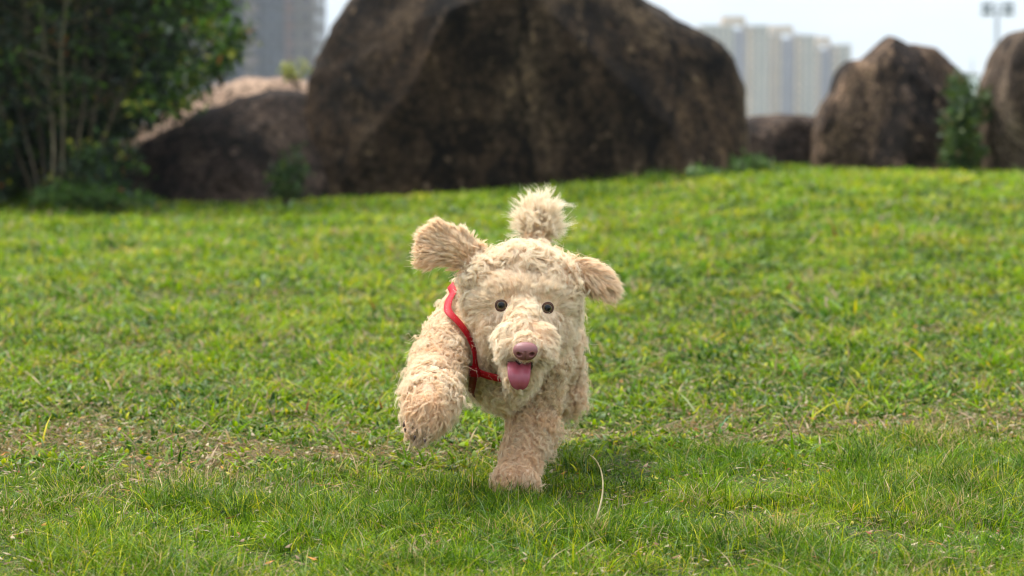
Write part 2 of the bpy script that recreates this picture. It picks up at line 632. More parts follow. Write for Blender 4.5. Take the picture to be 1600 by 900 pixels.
def mixc(t, a, b_):
    return a[None, :] * (1 - t[:, None]) + b_[None, :] * t[:, None]


def green(n, bias):
    """per blade colour; bias 0 dark .. 1 light yellow"""
    t = np.clip(bias + RNG.normal(0, 0.25, n), 0, 1)
    c = np.where((t < 0.5)[:, None], mixc(t * 2, G_dark, G_mid), mixc(np.clip(t * 2 - 1, 0, 1), G_mid, G_light))
    y_ = RNG.random(n) < 0.05 + 0.06 * t
    c[y_] = G_yellow
    bl = RNG.random(n) < 0.07
    c[bl] = G_blue
    c *= RNG.uniform(0.75, 1.25, n)[:, None]
    return c


def dry_at(x, y):
    """where the turf is worn and straw shows: a band across the lawn at the dog's feet"""
    xl = np.interp(x, [-2.0, -1.0, -0.3, 0.1, 0.6, 1.2, 2.2], [4.55, 4.55, 4.75, 5.05, 5.05, 5.25, 5.45])
    wd = np.interp(x, [-2.0, -0.8, 0.0, 0.6, 2.2], [0.52, 0.48, 0.22, 0.34, 0.50])
    d = np.exp(-((y - xl) / wd) ** 2)
    return np.clip(d * 0.95 + 1.9 * n2(x, y, 4.5, 21) * (0.35 + d) - 0.10, 0, 1)


def lush_at(x, y):
    """the long fine grass in front of the worn band"""
    xl = np.interp(x, [-2.0, -1.0, -0.3, 0.1, 0.6, 1.2, 2.2], [4.22, 4.20, 4.45, 4.72, 4.80, 4.95, 5.1])
    return sstep(0.12, -0.12, y - xl + 0.25 * n2(x, y, 2.2, 5))


parts_g = []


def leaf_bits(y0, y1, dens, fq, L, W, seed):
    """small broad leaves lying every way in the turf, in patches"""
    x, y = scatter(y0, y1, dens)
    dr, lu = dry_at(x, y), lush_at(x, y)
    cl = 1.8 * n2(x, y, fq, seed, 2)
    keep = RNG.random(len(x)) < (1 - 0.93 * lu) * (1 - 0.75 * dr) * np.clip(0.55 + 0.9 * cl, 0.08, 1)
    x, y, cl = x[keep], y[keep], cl[keep]
    n = len(x)
    tone = 1.7 * n2(x, y, fq * 1.7, seed + 3, 2) + 1.0 * n2(x, y, 1.3, 43, 3)
    c = green(n, 0.60 + 0.42 * tone + 0.12 * sstep(7, 15, y))
    pale = RNG.random(n) < 0.12
    c[pale] = G_blue * RNG.uniform(0.6, 1.3, pale.sum())[:, None]
    z = terrain(x, y) + RNG.uniform(0, 0.010, n) * (1 + 0.8 * np.clip(cl, -1, 1.5)) * L / 0.018
    hh = L * RNG.lognormal(0, 0.3, n)
    up = RNG.uniform(0.15, 1.0, n)
    ld = RNG.uniform(0, 2 * np.pi, n)
    return strips(np.stack([x, y, z], 1), hh * up, ld, 1.0 / up * RNG.uniform(0.5, 1.0, n), W * RNG.lognormal(0, 0.3, n), c, 3, roll=ld + np.pi / 2 + RNG.normal(0, 0.5, n))


parts_g.append(leaf_bits(4.4, 6.2, 9500, 15, 0.017, 0.0068, 201))
parts_g.append(leaf_bits(6.2, 8.5, 5200, 11, 0.021, 0.0085, 211))
parts_g.append(leaf_bits(8.5, 12.5, 2700, 8, 0.028, 0.012, 221))
parts_g.append(leaf_bits(12.5, 20.0, 1200, 5, 0.036, 0.018, 231))

# fine long blades at the front
x, y = scatter(2.9, 5.4, 42000)
dr, lu = dry_at(x, y), lush_at(x, y)
cl = n2(x, y, 9.0, 31)
cl2 = n2(x, y, 2.4, 33)
keep = RNG.random(len(x)) < np.clip(0.28 + 0.75 * lu, 0, 1) * (1 - 0.62 * dr) * np.clip(0.80 + 1.1 * cl, 0.35, 1)
x, y, dr, lu, cl, cl2 = [a[keep] for a in (x, y, dr, lu, cl, cl2)]
n = len(x)
h = (0.010 + 0.017 * lu) * RNG.lognormal(0, 0.36, n) * np.clip(1 + 1.3 * cl + 0.5 * cl2, 0.35, 2.3)
bias = 0.62 - 0.35 * cl2 - 0.50 * cl + 0.1 * (1 - lu)
c = green(n, bias)
s_ = RNG.random(n) < 0.05 + 0.22 * dr + 0.22 * np.clip(2 * n2(x, y, 7, 88, 2) - 0.5, 0, 1)
c[s_] = STRAW * RNG.uniform(0.5, 1.2, s_.sum())[:, None]
c = c * 1.10 * np.clip(1 + np.array((0.3, 0.10, 0)) * n2(x, y, 5, 55, 2)[:, None], 0.5, 1.6)
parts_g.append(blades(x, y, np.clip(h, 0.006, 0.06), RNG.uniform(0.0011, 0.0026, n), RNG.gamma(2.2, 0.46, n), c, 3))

# longer tufts of fine dark grass
tx, ty, th = [], [], []
tuft_px = [(1075, 712), (1045, 700), (1480, 700), (1370, 765), (1440, 690), (1230, 742), (930, 742), (650, 770), (700, 762), (860, 775), (770, 790), (620, 860), (300, 870), (60, 880),
           (1180, 800), (1010, 770), (1560, 690), (520, 740), (1300, 860), (980, 880), (210, 720), (450, 800), (1100, 890), (740, 775), (820, 785), (905, 735)]
for k in range(150):
    tuft_px.append((RNG.uniform(-60, 1660), RNG.uniform(690, 940)))
for k, (a, b_) in enumerate(tuft_px):
    Yt = CAM_H * F / (b_ - 150)
    q = P(a, b_, Yt)
    m_ = RNG.integers(30, 80) if k < 26 else RNG.integers(12, 45)
    sp = RNG.uniform(0.012, 0.032)
    tx.append(q[0] + RNG.normal(0, sp, m_)); ty.append(q[1] + RNG.normal(0, sp, m_))
    th.append(RNG.uniform(0.022, 0.046, m_) * (1.0 if k < 26 else 0.85))
x, y, h = map(np.concatenate, (tx, ty, th))
ok = lush_at(x, y) > 0.15
x, y, h = x[ok], y[ok], h[ok]
parts_g.append(blades(x, y, h, RNG.uniform(0.0014, 0.0028, len(x)), RNG.gamma(2, 0.28, len(x)), green(len(x), np.full(len(x), 0.28)), 4))

# short matted turf and straw in the worn band and under everything
x, y = scatter(2.9, 7.0, 26000)
dr = dry_at(x, y)
keep = RNG.random(len(x)) < 0.5 + 0.5 * dr
x, y, dr = x[keep], y[keep], dr[keep]
n = len(x)
c = green(n, 0.5 + 0 * x)
s_ = RNG.random(n) < 0.16 + 0.66 * dr
c[s_] = mixc(RNG.random(s_.sum()), STRAW, BROWN * 1.5) * RNG.uniform(0.6, 1.25, s_.sum())[:, None]
parts_g.append(blades(x, y, RNG.uniform(0.004, 0.012, n), RNG.uniform(0.0015, 0.0036, n), RNG.uniform(0.6, 3.2, n), c, 3, 0.001))

# broad-leaved turf behind the worn band: open clumps of wide leaves with dark gaps
for (y0, y1, dens, wmin, wmax, hs, fq) in ((4.4, 6.0, 8000, 0.0030, 0.0075, 0.95, 17), (6.0, 7.6, 6500, 0.0040, 0.0095, 1.05, 13), (7.6, 10.5, 4800, 0.006, 0.013, 1.15, 9.0), (10.5, 15.0, 3600, 0.009, 0.018, 1.25, 6), (15.0, 21.5, 2300, 0.012, 0.022, 1.3, 4)):
    x, y = scatter(y0, y1, dens)
    dr, lu = dry_at(x, y), lush_at(x, y)
    cl = 1.7 * n2(x, y, fq, 41, 2)
    cl2 = 1.5 * n2(x, y, 1.7, 43, 3)
    cl3 = 1.8 * n2(x, y, fq * 0.42, 47, 2)
    keep = RNG.random(len(x)) < (1 - 0.96 * lu) * (1 - 0.82 * dr) * np.clip(0.50 + 0.75 * cl + 0.35 * cl3, 0.05, 1)
    x, y, dr, cl, cl2, cl3 = [a[keep] for a in (x, y, dr, cl, cl2, cl3)]
    n = len(x)
    farf = sstep(7, 15, y)
    rightf = sstep(-1, 3, x) * farf
    h = hs * 0.020 * RNG.lognormal(0, 0.40, n) * np.clip(1 + 0.8 * cl + 0.45 * cl3, 0.30, 2.3)
    bias = 0.52 + 0.20 * farf + 0.10 * rightf + 0.22 * cl2 + 0.30 * cl + 0.25 * cl3
    c = green(n, bias)
    hue = n2(x, y, fq * 0.8, 49, 1)[:, None]
    c = c * np.clip(1 + np.array((0.55, 0.15, 0.0)) * hue, 0.4, 1.7)
    s_ = RNG.random(n) < 0.16 + 0.30 * dr
    c[s_] = STRAW * RNG.uniform(0.45, 1.0, s_.sum())[:, None]
    rd = RNG.random(n) < 0.005
    c[rd] = np.array((0.22, 0.055, 0.02))
    parts_g.append(blades(x, y, np.clip(h, 0.005, 0.08), RNG.uniform(wmin, wmax, n), RNG.gamma(2.4, 0.55, n), c, 3))
# a low mat of thin stems below it
x, y = scatter(5.0, 14, 2600)
n = len(x)
c = green(n, np.full(n, 0.35))
s_ = RNG.random(n) < 0.35
c[s_] = STRAW * RNG.uniform(0.3, 0.8, s_.sum())[:, None]
parts_g.append(blades(x, y, RNG.uniform(0.004, 0.012, n), RNG.uniform(0.003, 0.007, n), RNG.uniform(1, 4, n), c, 3, 0.001))

# taller grass left uncut at the foot of the boulders
def fringe(pxs, pys, n_, hh, bias=0.3, wid=0.010, dy=0.35):
    ts = RNG.random(n_)
    a = np.interp(ts, np.linspace(0, 1, len(pxs)), pxs) + RNG.normal(0, 6, n_)
    b_ = np.interp(ts, np.linspace(0, 1, len(pys)), pys)
    X, Yy = [], []
    # march the pixel ray onto the lawn
    for u, v in zip(a, b_):
        Yt = 15.5
        for _ in range(12):
            q = P(u, v, Yt)
            zt = Q_t(q[0], Yt)
            Yt = Yt + (q[2] - zt) * 12
            Yt = min(max(Yt, 12), 19.5)
        X.append(q[0]); Yy.append(Yt)
    X = np.array(X); Yy = np.array(Yy) + RNG.normal(0, dy, n_)
    h_ = hh * RNG.uniform(0.4, 1.2, n_) * np.clip(1 + n2(X, Yy, 3, 77), 0.4, 1.8)
    return blades(X, Yy, h_, RNG.uniform(wid * 0.6, wid * 1.3, n_), RNG.gamma(2, 0.3, n_), green(n_, np.full(n_, bias)), 3)


def Q_t(x, y):
    return -0.045 + 0.19 * float(sstep(-1.7, 1.9, np.array(x))) if y > 12 else 0.0


parts_g.append(fringe([1190, 1120, 1050, 960, 880], [272, 270, 282, 300, 305], 2600, 0.09, 0.22))
parts_g.append(fringe([900, 700, 480], [306, 312, 318], 1800, 0.055, 0.3))
parts_g.append(fringe([-80, 60, 150, 260], [322, 320, 318, 322], 2600, 0.10, 0.22, 0.012))
parts_g.append(fringe([1180, 1400, 1640], [266, 266, 268], 1400, 0.045, 0.45))


def joined(name, plist, mat):
    off = 0
    Vs, Fs, Cs, Ks = [], [], [], []
    for v, f, k, c in plist:
        Vs.append(v); Fs.append(f + off); Ks.append(k); Cs.append(c)
        off += len(v)
    return mesh_np(name, np.concatenate(Vs), np.concatenate(Fs), np.concatenate(Ks), mat, col=np.concatenate(Cs), smooth=True)


M_grass = leaf_material('grass_blades', 0.55, 0.32, 0.12, gain=1.5)
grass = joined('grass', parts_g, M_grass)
tag(grass, 'short green lawn grass, worn to straw in a band by the dog', 'grass', kind='stuff')

# fallen leaves, clover leaves and bits of straw lying in the turf
lp = []
x, y = scatter(3.1, 9, 2600)
dr = dry_at(x, y)
keep = RNG.random(len(x)) < 0.5 + 0.5 * dr
x, y = x[keep], y[keep]
n = len(x)
pal = np.array([(0.42, 0.33, 0.20), (0.30, 0.20, 0.11), (0.48, 0.20, 0.04), (0.25, 0.07, 0.03), (0.42, 0.36, 0.05), (0.22, 0.12, 0.06)])
c = pal[RNG.choice(6, n, p=[0.45, 0.22, 0.06, 0.05, 0.10, 0.12])] * RNG.uniform(0.7, 1.2, n)[:, None]
z = terrain(x, y) + RNG.uniform(0.003, 0.016, n)
lp.append(strips(np.stack([x, y, z], 1), RNG.uniform(0.002, 0.006, n), RNG.uniform(0, 6.28, n), RNG.uniform(1.5, 6, n), RNG.uniform(0.003, 0.009, n), c, 3))
M_litter = leaf_material('dry_leaf_litter', 0.7, 0.2, 0.2, gain=1.2)
litter = joined('leaf_litter', lp, M_litter)
tag(litter, 'dry straw and fallen yellow and brown leaf bits scattered in the lawn', 'leaf litter', kind='stuff')

# ------------------------------------------------------------------ dog
# every joint of the running pose: (photo px, py, depth m, radius px) of the skin under the fur
def bj(px, py, Y, r):
    return np.array((*P(px, py, Y), r / F * Y))


REG = {  # fur: length, lift, curl radius, turns, lock radius, strand radius, colour shift, density
    'body': (0.028, 0.50, 0.0048, 2.2, 0.0064, 0.00030, 0.03, 1.0),
    'chest': (0.032, 0.42, 0.0050, 1.9, 0.0068, 0.00030, 0.0, 1.1),
    'top': (0.034, 0.46, 0.0060, 1.5, 0.0078, 0.00030, 0.18, 1.2),
    'cheek': (0.025, 0.36, 0.0042, 1.5, 0.0066, 0.00024, 0.10, 1.4),
    'face': (0.020, 0.42, 0.0020, 0.8, 0.0062, 0.00022, 0.14, 2.0),
    'muzzle': (0.017, 0.42, 0.0026, 1.0, 0.0060, 0.00022, 0.22, 2.0),
    'jaw': (0.018, 0.40, 0.0036, 1.4, 0.0052, 0.00023, 0.06, 1.8),
    'leg': (0.029, 0.46, 0.0048, 2.7, 0.0060, 0.00030, -0.14, 1.2),
    'foreleg': (0.025, 0.38, 0.0044, 1.9, 0.0062, 0.00030, -0.22, 1.2),
    'paw': (0.019, 0.40, 0.0030, 1.1, 0.0050, 0.00028, -0.30, 1.8),
    'ear': (0.024, 0.42, 0.0014, 0.7, 0.0046, 0.00026, -0.14, 3.0),
    'earin': (0.020, 0.40, 0.0012, 0.6, 0.0045, 0.00025, -0.7, 1.8),
    'tail': (0.050, 0.95, 0.0024, 0.8, 0.0055, 0.00026, 0.45, 3.8),
    'tailroot': (0.026, 0.50, 0.0026, 1.0, 0.0050, 0.00026, -0.2, 2.0),
}
CH = [  # chains of joints: region, flow vector, depth squash, joints
    ('body', (0.1, 0.6, -0.5), 1.0, [bj(792, 520, 4.33, 80), bj(818, 490, 4.52, 74), bj(842, 468, 4.74, 56)]),
    ('body', (0.1, 0.5, -0.6), 1.0, [bj(846, 452, 4.74, 54), bj(850, 440, 4.80, 48)]),
    ('chest', (0.0, -0.1, -1.0), 1.0, [bj(776, 540, 4.27, 64), bj(782, 568, 4.27, 52), bj(796, 575, 4.38, 58), bj(800, 560, 4.52, 58)]),
    ('chest', (0.0, -0.1, -1.0), 1.0, [bj(796, 500, 4.27, 58), bj(812, 462, 4.20, 58)]),
    ('body', (0.0, 0.4, -0.7), 1.0, [bj(738, 480, 4.36, 42), bj(728, 520, 4.32, 42)]),
    ('body', (0.0, 0.4, -0.7), 1.0, [bj(860, 480, 4.40, 35), bj(862, 530, 4.36, 32)]),
    # raised forelimb
    ('leg', (-0.3, 0.1, -0.7), 1.0, [bj(722, 512, 4.30, 40), bj(686, 568, 4.18, 33), bj(679, 592, 4.12, 29), bj(673, 625, 4.04, 34)]),
    ('paw', (-0.2, -0.3, -0.8), 1.0, [bj(668, 642, 4.02, 33), bj(658, 663, 4.005, 22)]),
    # planted forelimb
    ('leg', (0.0, 0.0, -1.0), 1.0, [bj(852, 560, 4.32, 31), bj(836, 620, 4.33, 31), bj(833, 650, 4.32, 31)]),
    ('foreleg', (0.0, 0.0, -1.0), 1.0, [bj(829, 660, 4.31, 30), bj(817, 700, 4.28, 28), bj(808, 735, 4.25, 26)]),
    ('foreleg', (0.1, 0.3, -0.8), 1.0, [bj(858, 668, 4.34, 12), bj(852, 690, 4.34, 9)]),
    ('paw', (-0.1, -0.4, -0.5), 1.0, [bj(802, 742, 4.24, 24), bj(790, 750, 4.20, 19)]),
    ('paw', (0.1, -0.4, -0.5), 1.0, [bj(808, 742, 4.24, 24), bj(822, 752, 4.21, 18)]),
    # hind limbs, gathered under the body
    ('leg', (0.0, 0.3, -1.0), 1.0, [bj(860, 490, 4.70, 40), bj(876, 545, 4.60, 25), bj(887, 592, 4.72, 19), bj(888, 620, 4.66, 16)]),
    ('leg', (0.0, 0.3, -1.0), 1.0, [bj(816, 500, 4.72, 46), bj(816, 560, 4.60, 26), bj(828, 610, 4.76, 18), bj(824, 640, 4.70, 16)]),
    # head
    ('top', (0.0, 0.7, 0.2), 1.0, [bj(781, 450, 4.195, 49), bj(850, 452, 4.195, 49)]),
    ('top', (0.0, 0.7, 0.2), 1.0, [bj(816, 432, 4.190, 45), bj(820, 442, 4.21, 55)]),
    ('face', (0.0, 0.3, 0.4), 1.0, [bj(792, 462, 4.158, 41), bj(842, 465, 4.158, 41)]),
    ('face', (0.0, 0.3, 0.4), 1.0, [bj(770, 474, 4.168, 33), bj(864, 478, 4.168, 31)]),
    ('cheek', (0.0, 0.2, -0.8), 1.0, [bj(792, 500, 4.14, 30), bj(846, 502, 4.14, 30)]),
    ('cheek', (-0.6, 0.3, -0.8), 1.0, [bj(758, 476, 4.18, 30), bj(777, 510, 4.155, 32)]),
    ('cheek', (0.6, 0.3, -0.8), 1.0, [bj(872, 480, 4.19, 28), bj(857, 515, 4.16, 32)]),
    ('face', (0.0, 0.6, 0.3), 1.0, [bj(818, 492, 4.13, 34), bj(820, 524, 4.06, 24)]),
    ('muzzle', (0.0, 0.2, -0.6), 1.0, [bj(822, 540, 4.02, 20), bj(822, 546, 4.01, 18)]),
    ('muzzle', (-0.6, 0.2, -0.9), 1.0, [bj(800, 530, 4.06, 26), bj(796, 546, 4.04, 20)]),
    ('muzzle', (0.6, 0.2, -0.9), 1.0, [bj(842, 530, 4.06, 26), bj(847, 546, 4.04, 19)]),
    ('jaw', (0.0, -0.2, -1.0), 1.0, [bj(815, 572, 4.13, 30), bj(815, 588, 4.07, 20)]),
    # ears flying outwards
    ('ear', (-1.0, 0.0, 0.35), 0.42, [bj(750, 410, 4.21, 18), bj(728, 402, 4.21, 17), bj(704, 390, 4.20, 21), bj(682, 382, 4.20, 22)]),
    ('ear', (-0.9, 0.0, -0.3), 0.40, [bj(690, 392, 4.20, 19), bj(673, 400, 4.19, 14)]),
    ('ear', (-0.2, 0.0, 1.0), 0.40, [bj(708, 380, 4.21, 18), bj(688, 366, 4.20, 14)]),
    ('ear', (0.2, 0.0, 1.0), 0.40, [bj(742, 402, 4.215, 12), bj(722, 374, 4.21, 10)]),
    ('earin', (-0.3, 0.0, -0.9), 0.5, [bj(745, 425, 4.22, 17), bj(728, 434, 4.23, 12)]),
    ('ear', (1.0, 0.0, 0.0), 0.5, [bj(880, 424, 4.21, 20), bj(906, 422, 4.21, 17), bj(928, 430, 4.20, 18), bj(944, 446, 4.19, 14)]),
    ('earin', (0.6, 0.0, -0.9), 0.5, [bj(892, 436, 4.22, 12), bj(920, 442, 4.21, 9)]),
    # tail
    ('tailroot', (0.0, -0.2, 1.0), 1.0, [bj(838, 415, 4.84, 22), bj(836, 378, 4.88, 14)]),
    ('tail', (0.05, -0.1, 0.5), 1.0, [bj(836, 372, 4.88, 11), bj(841, 345, 4.90, 13), bj(843, 334, 4.90, 11)]),
]
SEG = []
for reg, fl, sq, js in CH:
    for a_, b__ in zip(js[:-1], js[1:]):
        SEG.append((reg, np.array(fl), sq, a_, b__))

dog = empty('dog', P(805, 765, 4.28))
tag(dog, 'curly cream puppy running towards the camera in a red harness, tongue out', 'dog')

bm = bmesh.new()
for reg, fl, sq, a_, b__ in SEG:
    L_ = np.linalg.norm(a_[:3] - b__[:3])
    k = max(2, int(L_ / (0.25 * min(a_[3], b__[3]))) + 1)
    for tt in np.linspace(0, 1, min(k, 14)):
        c_ = a_ * (1 - tt) + b__ * tt
        mtx = Matrix.Translation(Vector(c_[:3])) @ Matrix.Diagonal((c_[3], c_[3] * sq, c_[3], 1))
        bmesh.ops.create_icosphere(bm, subdivisions=3, radius=1.0, matrix=mtx)
tmp = obj_bm('dog_blocks', bm)
rm = tmp.modifiers.new('r', 'REMESH')
rm.mode = 'VOXEL'
rm.voxel_size = 0.0032
sm = tmp.modifiers.new('s', 'SMOOTH')
sm.factor = 0.5
sm.iterations = 7
dg = bpy.context.evaluated_depsgraph_get()
body_me = bpy.data.meshes.new_from_object(tmp.evaluated_get(dg))
bpy.data.objects.remove(tmp)
body_me.name = 'body'
body = bpy.data.objects.new('body', body_me)
COL.objects.link(body)
for p_ in body_me.polygons:
    p_.use_smooth = True
nv_ = len(body_me.vertices)
BV = np.empty(nv_ * 3); body_me.vertices.foreach_get('co', BV); BV = BV.reshape(-1, 3)
BN = np.empty(nv_ * 3); body_me.vertices.foreach_get('normal', BN); BN = BN.reshape(-1, 3)
body_me.calc_loop_triangles()
TR = np.empty(len(body_me.loop_triangles) * 3, dtype=np.int32)
body_me.loop_triangles.foreach_get('vertices', TR); TR = TR.reshape(-1, 3)
bvh = BVHTree.FromPolygons([Vector(v) for v in BV], TR.tolist())

M_skin = principled('dog_skin', (0.75, 0.55, 0.38), 0.8, 0.2)
body_me.materials.clear()
body_me.materials.append(M_skin)
parent_keep(body, dog)

# the furless features, each placed on the face
def ray_px(px, py):
    o_ = Vector((0, 0, CAM_H)); d_ = (Vector(P(px, py, 4.0)) - o_).normalized()
    h_ = bvh.ray_cast(o_, d_)
    return np.array(h_[0]), np.array(h_[1])


def ell_seg_dist(pts, a_, b__, sq):
    pa = pts - a_[:3]; ba = b__[:3] - a_[:3]
    t_ = np.clip((pa @ ba) / (ba @ ba + 1e-9), 0, 1)
    d_ = pa - t_[:, None] * ba
    if sq < 1:
        d_ = d_ * np.array((1, 1 / sq, 1))
    r_ = a_[3] * (1 - t_) + b__[3] * t_
    return np.linalg.norm(d_, axis=1) - r_


EYES = [P(784, 477, 4.123), P(854.5, 481, 4.127)]
eye_r = 0.0116
for i_, (a_, b__) in enumerate(((784, 477), (854.5, 481))):
    h_, n_ = ray_px(a_, b__)
    v_ = h_ - np.array((0, 0, CAM_H)); v_ /= np.linalg.norm(v_)
    EYES[i_] = h_ + v_ * eye_r * 0.38
NOSE = P(821, 549, 3.985)
NB = P(818, 500, 4.10)       # bridge of the nose: face fur flows away from it

# harness path on the coat
def on_body(px, py, off):
    h_, n_ = ray_px(px, py)
    return h_ + n_ * off


def project(pt, off):
    loc, nn, i_, d_ = bvh.find_nearest(Vector(pt))
    return np.array(loc) + np.array(nn) * off, np.array(nn)


loop_px = [(738, 470, 4.40), (722, 466, 4.34), (708, 472, 4.29), (702, 484, 4.26), (702, 500, 4.24), (707, 524, 4.23), (717, 548, 4.22), (730, 566, 4.21), (742, 577, 4.205), (758, 583, 4.20), (778, 588, 4.20), (800, 592, 4.205),
           (825, 585, 4.22), (845, 565, 4.25), (858, 530, 4.28), (866, 500, 4.32), (860, 472, 4.38), (830, 455, 4.42), (790, 452, 4.43)]
loop = [P(*q) for q in loop_px]
down_px = [(744, 576, 4.205), (742, 590, 4.215), (742, 603, 4.24), (744, 612, 4.28), (748, 616, 4.34), (754, 612, 4.42)]
down = [P(*q) for q in down_px]


def resample(pts, step, closed=False):
    pts = np.array(pts)
    if closed:
        pts = np.concatenate([pts, pts[:1]])
    out = []
    n_ = len(pts)
    for i in range(n_ - 1):
        p0 = pts[i - 1] if i > 0 else (pts[-2] if closed else pts[0])
        p1, p2 = pts[i], pts[i + 1]
        p3 = pts[i + 2] if i + 2 < n_ else (pts[1] if closed else pts[-1])
        k = max(2, int(np.linalg.norm(p2 - p1) / step))
        for tt in np.arange(k) / k:
            out.append(0.5 * ((2 * p1) + (-p0 + p2) * tt + (2 * p0 - 5 * p1 + 4 * p2 - p3) * tt ** 2 + (-p0 + 3 * p1 - 3 * p2 + p3) * tt ** 3))
    if not closed:
        out.append(pts[-1])
    return np.array(out)


def strap(name, pts, width, mat, closed, off=0.012, thick=0.0022, par=None, twist=0.0):
    pts = resample(pts, 0.004, closed)
    c_, n_ = [], []
    for q in pts:
        a_, b__ = project(q, off)
        c_.append(a_); n_.append(b__)
    c_, n_ = np.array(c_), np.array(n_)
    for _ in range(26):
        if closed:
            c_ = (np.roll(c_, 1, 0) + c_ * 2 + np.roll(c_, -1, 0)) / 4
            n_ = (np.roll(n_, 1, 0) + n_ * 2 + np.roll(n_, -1, 0)) / 4
        else:
            c_[1:-1] = (c_[:-2] + 2 * c_[1:-1] + c_[2:]) / 4
            n_[1:-1] = (n_[:-2] + 2 * n_[1:-1] + n_[2:]) / 4
    n_ /= np.linalg.norm(n_, axis=1)[:, None]
    t_ = (np.roll(c_, -1, 0) - np.roll(c_, 1, 0)) if closed else np.gradient(c_, axis=0)
    t_ /= np.linalg.norm(t_, axis=1)[:, None]
    s_ = np.cross(t_, n_)
    s_ /= np.linalg.norm(s_, axis=1)[:, None]
    n2_ = np.cross(s_, t_)
    w = width / 2
    prof = [(-w, 0), (-w * 0.9, thick * .5), (w * 0.9, thick * .5), (w, 0), (w * 0.9, -thick * .5), (-w * 0.9, -thick * .5)]
    V_ = np.stack([c_ + s_ * a_ + n2_ * b__ for a_, b__ in prof], 1)
    m_, k_ = V_.shape[:2]
    fl = []
    for i in range(m_ if closed else m_ - 1):
        j = (i + 1) % m_
        for q in range(k_):
            r_ = (q + 1) % k_
            fl.append((i * k_ + q, i * k_ + r_, j * k_ + r_, j * k_ + q))
    fl = np.array(fl)
    o_ = mesh_np(name, V_.reshape(-1, 3), fl.ravel(), np.full(len(fl), 4), mat)
    uv = o_.data.attributes.new('run', 'FLOAT_VECTOR', 'POINT')
    ln = np.concatenate([[0], np.cumsum(np.linalg.norm(np.diff(c_, axis=0), axis=1))])
    A_ = np.zeros((m_, k_, 3), dtype=np.float32)
    A_[:, :, 0] = ln[:, None]
    A_[:, :, 1] = np.array([p_[0] for p_ in prof])[None, :]
    uv.data.foreach_set('vector', A_.ravel())
    return o_, c_


M_strap, t = mat_new('red_webbing_with_white_specks')
at = nd(t, 'ShaderNodeAttribute', attribute_name='run')
vo = nd(t, 'ShaderNodeTexVoronoi')
vo.inputs['Scale'].default_value = 300
vo.inputs['Randomness'].default_value = 0.75
t.links.new(at.outputs['Vector'], vo.inputs['Vector'])
lt = nd(t, 'ShaderNodeMath', operation='LESS_THAN')
lt.inputs[1].default_value = 0.15
t.links.new(vo.outputs['Distance'], lt.inputs[0])
mm = nd(t, 'ShaderNodeMix', data_type='RGBA')
mm.inputs[6].default_value = (0.40, 0.003, 0.010, 1)
mm.inputs[7].default_value = (0.60, 0.30, 0.32, 1)
t.links.new(lt.outputs[0], mm.inputs['Factor'])
b = nd(t, 'ShaderNodeBsdfPrincipled')
b.inputs['Roughness'].default_value = 0.6
b.inputs['Specular IOR Level'].default_value = 0.2
t.links.new(mm.outputs[2], b.inputs['Base Color'])
o = nd(t, 'ShaderNodeOutputMaterial')
t.links.new(b.outputs[0], o.inputs[0])

harness = empty('harness', P(744, 578, 4.20))
harness.parent = dog
harness.matrix_parent_inverse = Matrix.Translation(dog.location).inverted()
M_strap2 = principled('dark_red_webbing', (0.15, 0.003, 0.008), 0.6, 0.3)
s1, sc1 = strap('neck_strap', loop, 0.0145, M_strap, True, 0.0185)
s2, sc2 = strap('belly_strap', down, 0.0150, M_strap2, False, 0.0170)
parent_keep2 = lambda c_: (setattr(c_, 'parent', harness), setattr(c_, 'matrix_parent_inverse', Matrix.Translation(Vector(P(744, 578, 4.20))).inverted()))
parent_keep2(s1); parent_keep2(s2)
# the folded and stitched joint between the two straps
bm = bmesh.new()
bmesh.ops.create_cube(bm, size=1.0)
for v in bm.verts:
    v.co = Vector((v.co.x * 0.023, v.co.y * 0.006, v.co.z * 0.021))
bmesh.ops.bevel(bm, geom=bm.edges[:], offset=0.0022, segments=3, affect='EDGES')
bs_ = bmesh.new()
for k in (-1, 1):
    for i in range(5):
        bmesh.ops.create_cube(bs_, size=1.0, matrix=Matrix.Translation((k * 0.0075, -0.0031, -0.0080 + i * 0.0040)) @ Matrix.Diagonal((0.0007, 0.0008, 0.0020, 1)))
jc, jn = project(P(743, 578, 4.20), 0.0215)
jq = Vector(-jn).to_track_quat('Y', 'Z')
for b2 in (bm, bs_):
    for v in b2.verts:
        v.co = jq @ v.co + Vector(jc)
M_stitch = principled('white_stitching', (0.6, 0.5, 0.5), 0.7, 0.2)
M_jred = principled('red_folded_webbing', (0.28, 0.003, 0.008), 0.7, 0.15)
parent_keep2(obj_bm('strap_joint', bm, M_jred))
parent_keep2(obj_bm('stitching', bs_, M_stitch))

# ---- eyes
def eye_material():
    m, t = mat_new('hazel_eye')
    at = nd(t, 'ShaderNodeAttribute', attribute_name='rim')
    ra = nd(t, 'ShaderNodeValToRGB')
    el = ra.color_ramp.elements
    el[0].position, el[0].color = 0.0, (0.004, 0.004, 0.005, 1)
    el[1].position, el[1].color = 1.0, (0.03, 0.014, 0.008, 1)
    for p_, c_ in ((0.40, (0.004, 0.004, 0.005)), (0.45, (0.05, 0.036, 0.018)), (0.60, (0.13, 0.095, 0.050)), (0.71, (0.085, 0.055, 0.026)), (0.76, (0.012, 0.008, 0.006)), (0.9, (0.02, 0.010, 0.007))):
        q = el.new(p_)
        q.color = (*c_, 1)
    t.links.new(at.outputs['Fac'], ra.inputs[0])
    b = nd(t, 'ShaderNodeBsdfPrincipled')
    b.inputs['Roughness'].default_value = 0.12
    b.inputs['Specular IOR Level'].default_value = 0.32
    b.inputs['Coat Roughness'].default_value = 0.03
    t.links.new(ra.outputs[0], b.inputs['Base Color'])
    o = nd(t, 'ShaderNodeOutputMaterial')
    t.links.new(b.outputs[0], o.inputs[0])
    return m


